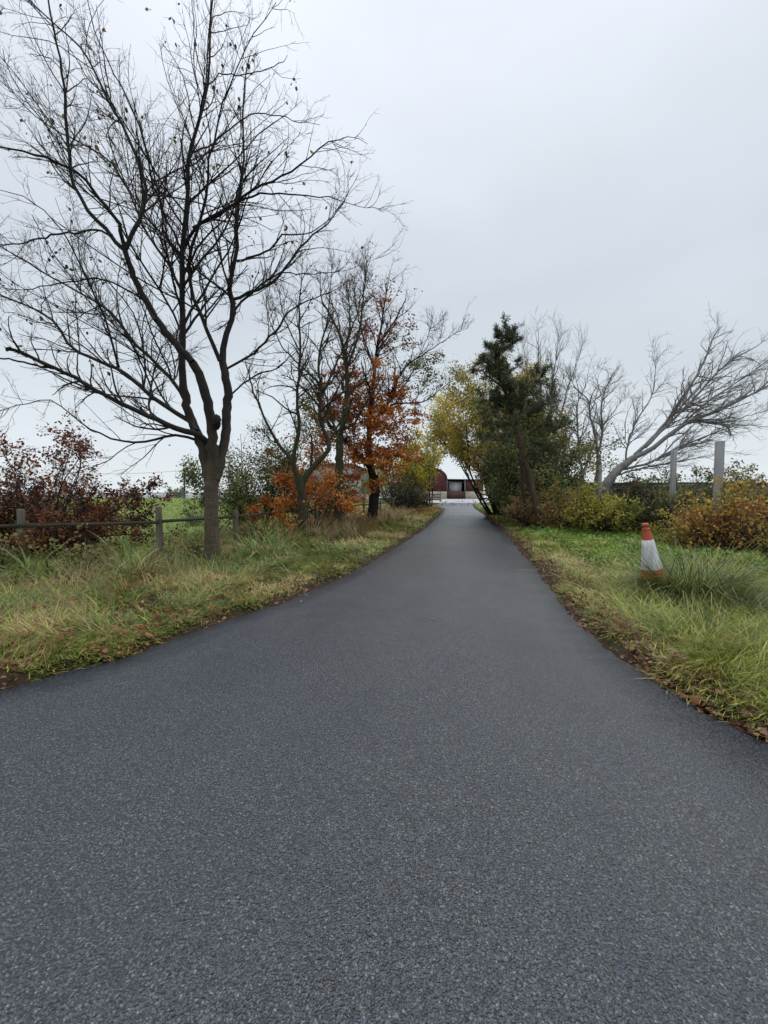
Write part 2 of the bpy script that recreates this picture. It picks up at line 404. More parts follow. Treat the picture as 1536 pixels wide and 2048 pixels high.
# pale farmyard at the end of the drive
m, t, b = mat('yard_concrete', rough=.8)
n, r = noise_col(t, 1.5, [(.3, (.26, .27, .28)), (.7, (.42, .43, .45))], detail=8, rough=.7, vec=objvec(t)); t.links.new(r.outputs[0], b.inputs['Base Color'])
V = []; Yy = np.linspace(50, 74, 25)
xa = np.interp(Yy, [50, 53, 60, 74], [6.9, 5.6, 4.5, 3.0]); xb = np.interp(Yy, [50, 53, 60, 74], [12.2, 14, 18, 24])
for y, a_, b_ in zip(Yy, xa, xb):
    for k in range(6): V.append((a_ + (b_ - a_) * k / 5, y, float(rise(y)) + .012))
k = (np.arange(24)[:, None] * 6 + np.arange(5)[None]).ravel()
tag(MB().add(V, [np.stack([k, k + 1, k + 7, k + 6], 1)]).build('yard', m), kind='structure')

# ------------------------------------------------------------------ grass
GREEN = [(.46, .33, .15), (.42, .36, .10), (.34, .36, .065), (.20, .285, .04), (.085, .15, .022), (.16, .25, .04)]
STRAW = [(.38, .27, .15), (.30, .21, .11), (.27, .23, .07), (.18, .21, .04)]
BRIGHT = [(.36, .40, .08), (.25, .38, .06), (.18, .33, .045), (.11, .23, .035)]
def scatter(n, y0, y1, fx0, fx1, p=1.6):
    u = rng.random(n); q = 1 - p
    y = (y0 ** q + u * (y1 ** q - y0 ** q)) ** (1 / q)
    a_, b_ = fx0(y), fx1(y)
    return a_ + (b_ - a_) * rng.random(n), y
def verge(n, y0, y1, fx0, fx1, length, pal, w0=.0045, p=1.5, clump=.7, cr=.11, **kw):
    nc = max(1, int(n * clump / 26))
    x, y = scatter(n - nc * 26, y0, y1, fx0, fx1, p)
    az = vn(x * .7, y * .7, 61) * 12 + rng.normal(scale=.9, size=len(x)); tone = (fbm(x * .8, y * .8, 21) - .5) * 2.4 + .5; ls = np.ones(len(x))
    cx_, cy_ = scatter(nc, y0, y1, fx0, fx1, p)
    ca = vn(cx_ * .7, cy_ * .7, 61) * 12 + rng.normal(scale=.5, size=nc); ct = (fbm(cx_ * .8, cy_ * .8, 21) - .5) * 2.0 + .5 + rng.normal(scale=.28, size=nc); cl_ = rng.uniform(.55, 1.7, nc)
    rr_ = cr * np.sqrt(rng.random(nc * 26)) * np.repeat(cl_, 26); aa = rng.uniform(0, 2 * math.pi, nc * 26)
    x = np.concatenate([x, np.repeat(cx_, 26) + rr_ * np.cos(aa)]); y = np.concatenate([y, np.repeat(cy_, 26) + rr_ * np.sin(aa)])
    cc = np.repeat(ca, 26); vx = np.cos(aa) * .8 + np.cos(cc) * .9; vy = np.sin(aa) * .8 + np.sin(cc) * .9
    az = np.concatenate([az, np.arctan2(vy, vx)]); tone = np.concatenate([tone, np.repeat(ct, 26)]); ls = np.concatenate([ls, np.repeat(cl_, 26)])
    d = dedge(x, y)
    keep = (fbm(x * 2.3, y * 2.3, 41) < .655) & (rng.random(len(x)) < sst(0, .34, d * np.where(x < 0, 1.7, 1.1) - .04 + (vn(x * 3.1, y * 3.1, 77) - .5) * .22)) & (y > 1)
    x, y, d, az, tone, ls = (q[keep] for q in (x, y, d, az, tone, ls))
    L = length * (.55 + .9 * fbm(x * 1.7, y * 1.7, 51)) * (.6 + .4 * sst(.1, .9, d)) * ls ** .7
    mb = kw.pop('mb'); blades(mb, np.column_stack([x, y]), zg(x, y) - .01, L, np.maximum(w0, .0011 * y), pal, az=az, tone=tone, vary=.27, **kw)
gl = MB()
verge(170000, 2.2, 13, lambda y: np.maximum(-1.15 * y - 1, xl(y) - 4.5), lambda y: xl(y), .18, GREEN, .0065, mb=gl, lean=.75, bend=1.1)
verge(40000, 12, 46, lambda y: xl(y) - 5, lambda y: xl(y), .20, STRAW + GREEN[2:4], mb=gl, lean=.5, bend=.8, p=1.3)
verge(5000, 5.5, 14, lambda y: np.maximum(-1.1 * y - 1, xl(y) - 5.2), lambda y: xl(y) - 2.4, .40, STRAW + [(.15, .2, .06)], mb=gl, lean=.35, bend=.8)
verge(16000, 12, 32, lambda y: xl(y) - 5.5, lambda y: xl(y) - 1.6, .5, STRAW[:3], mb=gl, lean=.25, bend=.6)
verge(20000, 2.4, 12, lambda y: np.maximum(-1.15 * y - 1, xl(y) - 4.5), lambda y: xl(y), .26, [(.46, .33, .17), (.36, .25, .13), (.26, .17, .09)], .006, mb=gl, lean=1.15, bend=.6, clump=.5)
tag(gl.build('grass', M_GRASS), 'matted green and straw coloured grass on the left verge', 'grass', kind='stuff')
gr = MB()
verge(130000, 1.9, 12, lambda y: xr(y), lambda y: np.minimum(1.05 * y + 1.2, xr(y) + 6), .22, [(.44, .37, .11), (.35, .38, .06), (.23, .32, .04), (.085, .15, .022), (.18, .28, .035), (.40, .34, .09)], .0065, mb=gr, lean=.7, bend=1.1)
verge(60000, 9, 46, lambda y: xr(y), lambda y: xr(y) + 4, .14, BRIGHT[:2] + BRIGHT, mb=gr, lean=.6, bend=.8, p=1.4)
verge(22000, 2.4, 6.5, lambda y: xr(y) + .5, lambda y: np.minimum(1.05 * y + 1.2, xr(y) + 5), .42, GREEN[1:4], mb=gr, lean=.5, bend=1.1)
verge(12000, 2.2, 12, lambda y: xr(y), lambda y: xr(y) + 1.6, .22, [(.46, .33, .17), (.36, .25, .13), (.26, .17, .09)], .006, mb=gr, lean=1.1, bend=.6, clump=.5)
tag(gr.build('grass', M_GRASS), 'yellowish green tufted grass on the right verge', 'grass', kind='stuff')
# field
gf = MB()
x, y = scatter(70000, 9, 78, lambda y: -1.15 * y - 2, lambda y: np.where(y < 9.5, xl(y) - 4.2, xl(y) - 5.0 + 0 * y), 1.15)
k = ~((y > 44) & (x > -9)); x, y = x[k], y[k]
blades(gf, np.column_stack([x, y]), zg(x, y) - .01, np.where(y < 30, .10, .14), np.maximum(.008, .0016 * y), BRIGHT[:3] + [(.24, .26, .09)], lean=.5, bend=.6, cn=.25)
tag(gf.build('field_grass', M_GRASS), 'bright green grazed pasture behind the left fence', 'grass', kind='stuff')
# low nettles and ivy on the right
gc = MB()
x, y = scatter(26000, 7, 24, lambda y: xr(y) + 1.0, lambda y: np.minimum(1.0 * y + 2, xr(y) + 7), 1.4)
k = fbm(x * .8, y * .8, 71) > .42; x, y = x[k], y[k]
z = zg(x, y) + .20 * rng.random(len(x)) * fbm(x * 1.3, y * 1.3, 73) * 1.6
leafs(gc, np.column_stack([x, y, z]), np.maximum(.055, .0055 * y), [(.07, .13, .03), (.14, .25, .045), (.26, .38, .08)], droop=0, aspect=.7, normal_up=.7)
tag(gc.build('ground_cover', M_LEAF), 'low green nettles and creeping leaves behind the right verge', 'ground cover', kind='stuff')
# fallen leaves
fl = MB()
def litter(n, y0, y1, fx0, fx1, pal, size=.045, p=1.8, dz=.02):
    x, y = scatter(n, y0, y1, fx0, fx1, p)
    k = fbm(x * 1.9, y * 1.9, 81) > .40; x, y = x[k], y[k]
    on = dedge(x, y) < -.02
    z = np.where(on, rise(y) + .042, zg(x, y) + dz + .05 * rng.random(len(x)) ** 2)
    leafs(fl, np.column_stack([x, y, z]), np.maximum(size, .003 * y), pal, droop=0.0, aspect=.75, normal_up=.75, fold=.4, flatd=.3)
BROWN = [(.10, .05, .03), (.20, .10, .055), (.30, .17, .09), (.26, .12, .04)]
litter(2600, 2, 9, lambda y: xr(y) - .02, lambda y: xr(y) + .45, BROWN[:3] + [(.14, .07, .06)], .035)
litter(900, 2, 6, lambda y: xr(y) + .0, lambda y: xr(y) + 1.2, BROWN, .055, dz=.04)
litter(1500, 9, 30, lambda y: xr(y) - .02, lambda y: xr(y) + .5, BROWN, .05)
litter(800, 2.6, 14, lambda y: xl(y) - .5, lambda y: xl(y) + .03, BROWN, .035)
litter(2200, 3, 12, lambda y: xl(y) - 3.2, lambda y: xl(y), BROWN, .05, dz=.05)
litter(2200, 22, 38, lambda y: xl(y) - 4.5, lambda y: xl(y) - .3, [(.45, .16, .03), (.55, .30, .05), (.35, .12, .03)], .09, p=1.1, dz=.1)
litter(260, 42, 56, lambda y: xl(y), lambda y: xr(y), [(.12, .08, .06), (.2, .12, .07)], .09, p=1.1)
litter(26, 3, 24, lambda y: xl(y) + .2, lambda y: xr(y) - .2, [(.4, .3, .16), (.5, .42, .25)], .03, p=1.1)
tag(fl.build('fallen_leaves', M_LEAF), 'brown and orange fallen leaves along the edges of the drive', 'fallen leaves', kind='stuff')

# ------------------------------------------------------------------ trees
def limb(pts, rad, dz=(0, 0), Y0=8.2, K=22, wob=0.012):
    """traced limb; dz: depth offset at start and end"""
    n = len(pts); ds = np.linspace(dz[0], dz[1], n)
    return smooth_line([P(x, y, Y0 + q) for (x, y), q in zip(pts, ds)], rad, K, wob)
def stack(ls): return np.stack([l[0] for l in ls]), np.stack([l[1] for l in ls])
def okb(p, clear, k0=0):                      # branches trimmed back where they would hang into the drive
    q = p[0][:, k0:]; return (q[..., 2] > clear(q[..., 0], q[..., 1])).all(1)
def clear_right(x, y): return np.interp(xr(y) - x, [-.8, 0, 1.4, 2.3, 3.5], [0, 1.6, 2.9, 4.1, 4.5])
def clear_left(x, y): return np.interp(x - xl(y), [-1.6, -1.1, 0, 1], [0, 3.2, 4.6, 7])
def level(mb, par, S=3, K=5, wig=.22, trop=(0, 0, .04), taper=.35, clear=None, **kw):
    st, d, l, r = sprout(par[0], par[1], **kw)
    p = grow(st, d, l, r, K, wig, trop, taper)
    if clear: k_ = okb(p, clear); p = (p[0][k_], p[1][k_])
    mb.tubes(*p, S=S); return p
def nodes(p, k0=1): return p[0][:, k0:].reshape(-1, 3)

# --- the large bare tree
bx = P(425, 1132, 8.2); root = empty('bare_tree', (bx[0], bx[1], 0), 'large nearly leafless tree with three dark stems, closest on the left verge', 'tree')
trunk = [limb([(427, 1145), (425, 1130), (424, 1080), (423, 1020), (423, 975), (426, 930), (428, 890)], [.30, .19, .145, .132, .136, .125, .10], K=22, wob=.004)]
stems = [limb([(424, 985), (414, 945), (405, 900), (388, 855), (374, 815), (366, 770)], [.11, .105, .095, .09, .082, .078], (0, .1)),
         limb([(426, 965), (428, 900), (424, 850), (415, 800), (400, 752), (385, 725)], [.105, .10, .095, .09, .084, .08], (0, -.35)),
         limb([(430, 960), (441, 915), (449, 870), (455, 820), (455, 770), (445, 725)], [.105, .095, .092, .09, .082, .078], (0, .35))]
MAIN = [  # continuing stems (pts, radii, depth)
 ([(366, 770), (365, 700), (366, 615), (364, 505), (372, 418), (378, 308), (398, 240), (418, 150), (420, 66), (428, -40), (430, -140)], [.085, .07, .06, .05, .042, .032, .024, .018, .012], (.1, .5)),
 ([(385, 725), (334, 668), (299, 615), (266, 549), (250, 501)], [.088, .08, .07, .06, .052], (-.35, -.8)),
 ([(250, 501), (193, 440), (171, 418), (149, 365), (136, 308), (130, 198), (119, 110), (103, 40), (90, -60)], [.045, .038, .034, .03, .024, .018, .012], (-.8, -1.0)),
 ([(250, 501), (237, 448), (198, 396), (163, 352), (100, 320), (50, 305), (-20, 285), (-110, 240)], [.04, .035, .03, .024, .018, .012, .008], (-.8, -2.1)),
 ([(252, 498), (281, 426), (294, 387), (281, 330), (251, 264), (211, 189), (189, 141), (154, 88), (85, 26), (30, -30)], [.042, .038, .034, .028, .022, .016, .01], (-.8, -.2)),
 ([(445, 725), (448, 681), (466, 615), (457, 571), (470, 527), (475, 440), (479, 374), (488, 308), (486, 198), (500, 110)], [.085, .072, .062, .056, .046, .036, .028, .02, .012], (.35, .9)),
 ([(440, 722), (425, 690), (404, 637), (385, 590), (378, 520), (392, 460), (404, 430), (415, 378), (413, 334), (428, 281), (444, 211), (470, 145), (501, 79), (552, 5)], [.055, .048, .042, .038, .034, .03, .026, .02, .015, .01, .006], (.3, -.5)),
 # low left limbs
 ([(415, 885), (395, 868), (350, 855), (270, 820), (200, 785), (120, 740), (55, 712), (18, 697)], [.075, .07, .062, .05, .044, .038, .033, .030], (-.05, -1.3)),
 ([(120, 740), (60, 728), (0, 716), (-80, 725)], [.025, .018, .012], (-.9, -1.6)),
 ([(392, 880), (380, 873), (330, 874), (280, 884), (241, 882), (195, 865), (150, 835), (95, 800), (20, 815), (-60, 835)], [.034, .032, .028, .025, .021, .016, .012, .008, .006], (0, -.9)),
 ([(392, 862), (387, 848), (308, 796), (246, 743), (193, 721), (141, 694), (110, 646), (53, 611), (0, 589), (-90, 540)], [.06, .056, .048, .042, .036, .03, .024, .018, .012], (-.1, .9)),
 ([(374, 810), (334, 747), (272, 690), (220, 624), (167, 589), (88, 545), (0, 492), (-80, 440)], [.046, .042, .036, .03, .025, .02, .014, .009], (.1, 1.6)),
 ([(310, 640), (280, 595), (200, 560), (130, 565), (40, 580), (-40, 560)], [.026, .022, .018, .014, .010, .006], (-.7, .2)),
 ([(238, 735), (228, 700), (210, 640), (190, 590), (150, 510), (115, 450), (60, 400), (0, 380)], [.028, .024, .02, .017, .013, .010, .006], (.3, -.9)),
 ([(225, 470), (180, 460), (110, 470), (50, 485), (-20, 490)], [.022, .018, .013, .008], (-.9, -2.2)),
 ([(368, 590), (330, 520), (290, 460), (250, 370), (215, 320), (150, 280), (80, 240), (0, 160), (-60, 110)], [.030, .027, .023, .019, .015, .011, .006], (.2, 1.7)),
 ([(365, 505), (335, 440), (310, 380), (296, 320), (270, 230), (230, 150), (190, 60), (170, -30)], [.026, .023, .019, .015, .011, .006], (.1, -1.3)),
 # right limbs
 ([(368, 500), (378, 470), (400, 448), (453, 418), (510, 378), (576, 347), (620, 312), (664, 281), (700, 275), (735, 288)], [.038, .036, .032, .027, .022, .016, .011, .007, .004], (.3, -.6)),
 ([(385, 455), (440, 430), (510, 390), (593, 391), (664, 397), (715, 410), (769, 424)], [.026, .024, .021, .015, .010, .006, .003], (.2, -.2)),
 ([(462, 600), (519, 580), (563, 545), (602, 492), (637, 461), (672, 425), (700, 380), (715, 350)], [.038, .034, .028, .022, .015, .009, .004], (.5, 1.1)),
 ([(474, 523), (532, 501), (567, 470), (610, 470), (655, 440), (690, 400)], [.026, .023, .019, .014, .009, .005], (.6, 0)),
 ([(446, 743), (510, 703), (554, 659), (575, 625), (620, 600), (665, 585), (700, 560)], [.030, .027, .022, .016, .011, .006], (.35, -.5)),
 ([(455, 795), (510, 751), (555, 735), (600, 700), (640, 690)], [.022, .02, .015, .010, .005], (.35, .9)),
 ([(563, 545), (610, 548), (660, 545), (710, 535), (765, 510)], [.016, .013, .009, .006, .003], (.8, .6)),
 ([(378, 308), (420, 290), (470, 250), (520, 225), (590, 240), (640, 250)], [.02, .018, .014, .010, .005], (.4, .9)),
 ([(412, 175), (440, 150), (500, 150), (560, 125), (575, 110)], [.014, .012, .009, .004], (.4, -.2)),
]
mains = [limb(p, [q * .85 for q in r], d) for p, r, d in MAIN]
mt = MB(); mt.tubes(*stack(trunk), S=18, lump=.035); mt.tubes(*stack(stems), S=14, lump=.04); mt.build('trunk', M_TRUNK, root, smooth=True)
ml = MB(); ml.tubes(*stack(mains), S=8, lump=.05)
# closing cap on the sawn stub and the knot between the stems
s0 = P(18, 697, 6.9)
ml.tubes(*[q[None] for q in smooth_line([s0 + np.array([.03, 0, -.012]), s0, s0 + np.array([-.012, 0, .004])], [.034, .032, .001], 5)], S=8)
kn = P(433, 838, 7.9)
ml.tubes(*[q[None] for q in smooth_line([kn + np.array([-.05, .1, -.16]), kn + np.array([.0, 0, -.05]), kn + np.array([.01, -.02, .05]), kn + np.array([.01, -.03, .09])], [.06, .085, .07, .005], 9)], S=9, lump=.2)
ml.build('limbs', M_BARK, root, smooth=True)
tw = MB(); base = stack(mains)
l2 = level(tw, base, S=4, K=9, wig=.11, trop=(0, 0, .05), per_m=4.6, t0=.08, t1=1, ang=38, asd=10, lr=.33, lmin=.45, rr=.5, up=.25, rmin=.0055)
l3 = level(tw, l2, S=3, K=6, wig=.15, trop=(0, 0, .04), per_m=5.2, t0=.1, t1=1, ang=40, asd=12, lr=.42, lmin=.3, rr=.6, up=.2, rmin=.0034)
l4 = level(tw, l3, S=3, K=4, wig=.25, trop=(0, 0, .04), per_m=5.5, t0=.15, t1=1, ang=42, asd=14, lr=.45, lmin=.11, rr=.7, up=.2, rmin=.0026)
tw.build('twigs', M_TWIG, root)
lv = MB(); tips = l3[0][:, -1]; tips = tips[tips[:, 2] > 3.2]; sel = tips[rng.random(len(tips)) < .085]
sel = np.repeat(sel, rng.integers(1, 4, len(sel)), 0) + 0; sel = sel + rng.normal(scale=.03, size=sel.shape)
leafs(lv, sel, .065, [(.05, .035, .03), (.09, .05, .03), (.12, .11, .05), (.20, .13, .04)], droop=1.6, aspect=.7, vary=.5)
for q in ((82 + 92, 90), (355, 178), (130, 228), (250, 520), (522, 296), (376, 678), (288, 228), (60, 300), (210, 60), (330, 420), (430, 330), (480, 520), (160, 560), (620, 300), (90, 480), (300, 20), (560, 420)):
    leafs(lv, P(q[0], q[1], 8.0)[None] + rng.normal(scale=.01, size=(2, 3)), .085, [(.42, .32, .07), (.35, .28, .08), (.3, .16, .06)], droop=1.5)
lv.build('leaves', M_LEAF, root)

def bare_tree(name, label, base, Y0, limbs, r_mat, twmat, thin=.85, per=(3, 5, 4), lr=(.3, .4, .4), lmin=(.5, .25, .14), rmin=.004, group=None, trop=(0, 0, .07), leaf=None, S=8, ang=42, rootz=None, t0=.2):
    b0 = P(base[0], base[1], Y0); root = empty(name, (b0[0], b0[1], 0), label, 'tree', group)
    tr = [limb(p, r, d, Y0) for p, r, d in limbs[:1]]; br = [limb(p, [q * thin for q in r], d, Y0) for p, r, d in limbs[1:]]
    q = tr[0][0]; 
    if q[0, 2] > -.02: tr[0] = (np.vstack([[q[0] * [1, 1, 0] + [0, 0, -.05]], q[:-1]]), tr[0][1])
    m1 = MB(); m1.tubes(*stack(tr), S=S + 4, lump=.05); m1.build('trunk', r_mat, root, smooth=True)
    m2 = MB()
    if br: m2.tubes(*stack(br), S=S, lump=.04)
    bs = stack(br) if br else stack(tr)
    a = level(m2, bs, S=4, K=7, wig=.15, trop=trop, per_m=per[0], t0=t0, t1=1, ang=ang, asd=12, lr=lr[0], lmin=lmin[0], rr=.6, rmin=rmin * 2)
    m2.build('limbs', r_mat, root, smooth=True)
    m3 = MB(); b = level(m3, a, S=3, K=5, wig=.18, trop=trop, per_m=per[1], t0=.1, t1=1, ang=ang, asd=14, lr=lr[1], lmin=lmin[1], rr=.6, rmin=rmin * 1.2)
    c = level(m3, b, S=3, K=4, wig=.2, trop=trop, per_m=per[2], t0=.1, t1=1, ang=ang, asd=14, lr=lr[2], lmin=lmin[2], rr=.7, rmin=rmin)
    m3.build('twigs', twmat, root)
    return root, a, b, c

# --- second tree: forked mossy stems
rt, a, b, c = bare_tree('forked_tree', 'slender mossy tree forking low into curving stems, right of the large bare tree', (604, 1090), 12, [
 ([(604, 1092), (603, 1060), (604, 1000), (600, 965), (596, 950)], [.17, .13, .115, .12, .11], (0, 0)),
 ([(598, 970), (592, 940), (579, 917), (545, 867), (510, 789), (490, 720)], [.1, .085, .07, .05, .035, .015], (0, .6)),
 ([(596, 955), (586, 925), (589, 905), (598, 858), (595, 796), (600, 700), (598, 620), (602, 560), (605, 520)], [.09, .08, .07, .062, .05, .04, .028, .015, .008], (0, -.3)),
 ([(602, 970), (614, 950), (632, 927), (661, 893), (645, 858), (639, 811), (642, 770), (636, 720), (655, 640), (662, 560), (668, 520)], [.11, .1, .092, .08, .07, .062, .05, .04, .026, .014, .007], (0, .5)),
 ([(622, 940), (624, 900), (623, 870)], [.05, .045, .03], (.1, .2)),
 ([(642, 770), (610, 740), (570, 700), (540, 640), (530, 580)], [.035, .03, .022, .014, .006], (.3, -1)),
 ([(640, 800), (665, 745), (690, 690), (720, 610), (735, 540), (742, 505)], [.045, .04, .03, .02, .012, .006], (.4, 1.0)),
 ([(598, 700), (570, 640), (560, 580), (572, 545)], [.025, .02, .012, .006], (-.3, .3)),
], M_MOSSY, M_TWIG, per=(5.0, 6, 5), lr=(.26, .42, .4), lmin=(.6, .34, .18), rmin=.0042)
lv = MB(); q = nodes(b); leafs(lv, q[rng.random(len(q)) < .07], .07, [(.10, .06, .03), (.15, .15, .05), (.28, .14, .05), (.18, .10, .04)], droop=1); lv.build('leaves', M_LEAF, rt)
# --- third tree: straight
rt, a, b, c = bare_tree('straight_tree', 'straight mossy tree standing between the forked tree and the orange leaved tree', (678, 1060), 15.5, [
 ([(676, 1065), (677, 1000), (678, 967), (679, 905), (681, 870)], [.19, .165, .16, .15, .14], (0, 0)),
 ([(681, 872), (683, 858), (695, 830), (701, 805), (706, 795)], [.1, .09, .07, .06, .05], (0, -.5)),
 ([(681, 872), (690, 820), (695, 766), (689, 709), (678, 666), (655, 620), (643, 595), (640, 540)], [.12, .11, .1, .085, .065, .045, .03, .01], (0, .3)),
 ([(681, 880), (665, 840), (655, 800), (640, 770), (615, 740)], [.07, .06, .045, .03, .012], (0, .8)),
 ([(693, 740), (710, 690), (722, 640), (728, 580), (735, 520)], [.06, .055, .042, .028, .01], (.2, -.6)),
 ([(690, 715), (700, 650), (697, 600), (690, 550)], [.05, .04, .025, .01], (.2, .9)),
 ([(684, 860), (710, 845), (735, 800), (760, 760)], [.06, .05, .035, .015], (0, 0)),
], M_MOSSY, M_TWIG, per=(4.6, 5, 4), lr=(.3, .42, .4), lmin=(.8, .42, .22), rmin=.0048)
lv = MB(); q = nodes(b); q = q[(rng.random(len(q)) < .16 * sst(6.6, 3.2, q[:, 2]) + .02)]; leafs(lv, np.repeat(q, 3, 0) + rng.normal(scale=.06, size=(3 * len(q), 3)), .08, [(.16, .13, .04), (.26, .08, .03), (.46, .13, .035), (.56, .22, .05)], droop=.6)
lv.build('leaves', M_LEAF, rt)
# --- fourth: orange leaves
rt, a, b, c = bare_tree('orange_leaved_tree', 'tree with a dark curved trunk carrying sprays of orange and russet leaves', (742, 1052), 17.5, [
 ([(742, 1054), (745, 1030), (748, 1000), (749, 970), (747, 950)], [.27, .235, .22, .215, .21], (0, 0)),
 ([(747, 955), (736, 930), (712, 905), (692, 883), (660, 850), (640, 800), (625, 760)], [.2, .18, .14, .11, .08, .05, .02], (0, -.6)),
 ([(744, 940), (738, 900), (739, 852), (744, 800), (748, 750), (754, 700), (765, 640), (772, 590), (780, 550)], [.19, .14, .125, .11, .09, .07, .05, .03, .012], (0, .4)),
 ([(739, 860), (757, 830), (775, 807), (790, 770), (801, 746), (815, 729), (872, 692), (924, 658)], [.08, .075, .065, .055, .045, .038, .02, .006], (0, -.5)),
 ([(760, 830), (790, 808), (844, 804), (878, 781), (915, 749)], [.05, .045, .03, .018, .006], (0, -1.2)),
 ([(750, 740), (735, 700), (720, 650), (710, 600), (705, 560)], [.06, .05, .035, .02, .008], (.2, 1.2)),
 ([(756, 690), (790, 640), (810, 600), (812, 575)], [.05, .04, .02, .008], (.3, -.6)),
 ([(775, 807), (810, 770), (840, 710), (860, 660), (866, 635)], [.035, .03, .02, .012, .005], (0, .8)),
], M_BARK, M_TWIG, per=(4.4, 4.8, 4), lr=(.3, .42, .4), lmin=(.9, .45, .24), rmin=.0052)
OR = [(.26, .065, .03), (.46, .13, .035), (.58, .19, .04), (.62, .30, .06)]
def spray(mb, blobs, size, pal, Y0, dens=2.3, **kw):
    tws = []
    for x, y, rx, ry, n in blobs:
        c0 = P(x, y, Y0); sx = rx / F * Y0; sz = ry / F * Y0
        m_ = max(6, int(n / 28)); cen = c0 + rng.normal(size=(m_, 3)) * [sx * .55, max(sx, sz) * .6, sz * .55]
        st = cen; d = rng.normal(size=(m_, 3)); d[:, 2] *= .3
        p, r = grow(st, d, np.full(m_, Y0 * .04) * rng.uniform(.6, 1.4, m_), np.full(m_, .006), 6, .2, (0, 0, -.02))
        tws.append((p, r))
        k = int(n * dens); pi = rng.integers(0, m_, k); ki = rng.integers(0, 6, k)
        pos = p[pi, ki] + rng.normal(size=(k, 3)) * [.10, .10, .05] * (Y0 / 17)
        leafs(mb, pos, size, pal, **kw)
    return tws
lv = MB(); tws = spray(lv, [(795, 780, 28, 14, 300), (770, 825, 45, 25, 900), (725, 840, 30, 20, 500), (745, 905, 45, 22, 900), (775, 925, 30, 20, 500), (790, 850, 30, 16, 300),
  (560, 935, 28, 24, 520), (600, 950, 30, 22, 420), (640, 930, 26, 24, 380), (655, 965, 30, 22, 420), (700, 935, 30, 28, 450), (695, 975, 22, 12, 200), (620, 905, 30, 20, 240),
  (700, 790, 25, 40, 700), (665, 830, 35, 28, 700), (650, 870, 30, 25, 500), (690, 900, 30, 25, 500), (670, 740, 25, 30, 250), (720, 800, 30, 30, 400), (805, 900, 30, 20, 400), (820, 830, 25, 15, 250), (745, 750, 25, 30, 350), (755, 850, 20, 35, 350), (760, 970, 25, 15, 150)], .085, OR, 17.0, droop=.3, aspect=.7, normal_up=.4)
spray(lv, [(765, 610, 25, 25, 110), (750, 650, 35, 25, 170), (790, 680, 40, 20, 200), (720, 690, 35, 25, 120), (745, 590, 30, 20, 60)], .08, [(.16, .04, .035), (.26, .06, .04), (.3, .1, .05)], 17.0)
spray(lv, [(800, 700, 40, 40, 260), (835, 735, 35, 25, 300), (860, 760, 25, 30, 220), (815, 800, 35, 25, 260), (770, 560, 35, 15, 40), (690, 600, 40, 40, 60)], .08, [(.10, .13, .04), (.18, .2, .06), (.16, .10, .05)], 17.4)
spray(lv, [(800, 870, 40, 30, 300), (720, 880, 35, 30, 250), (770, 790, 50, 40, 300), (715, 760, 40, 40, 220), (700, 850, 30, 40, 260)], .08, [(.16, .10, .04), (.24, .16, .05), (.36, .14, .04)], 17.6)
ms = MB()
for p, r in tws: ms.tubes(p, r, S=3)
ms.build('leafy_sprays', M_TWIG, rt); lv.build('leaves', M_LEAF, rt)

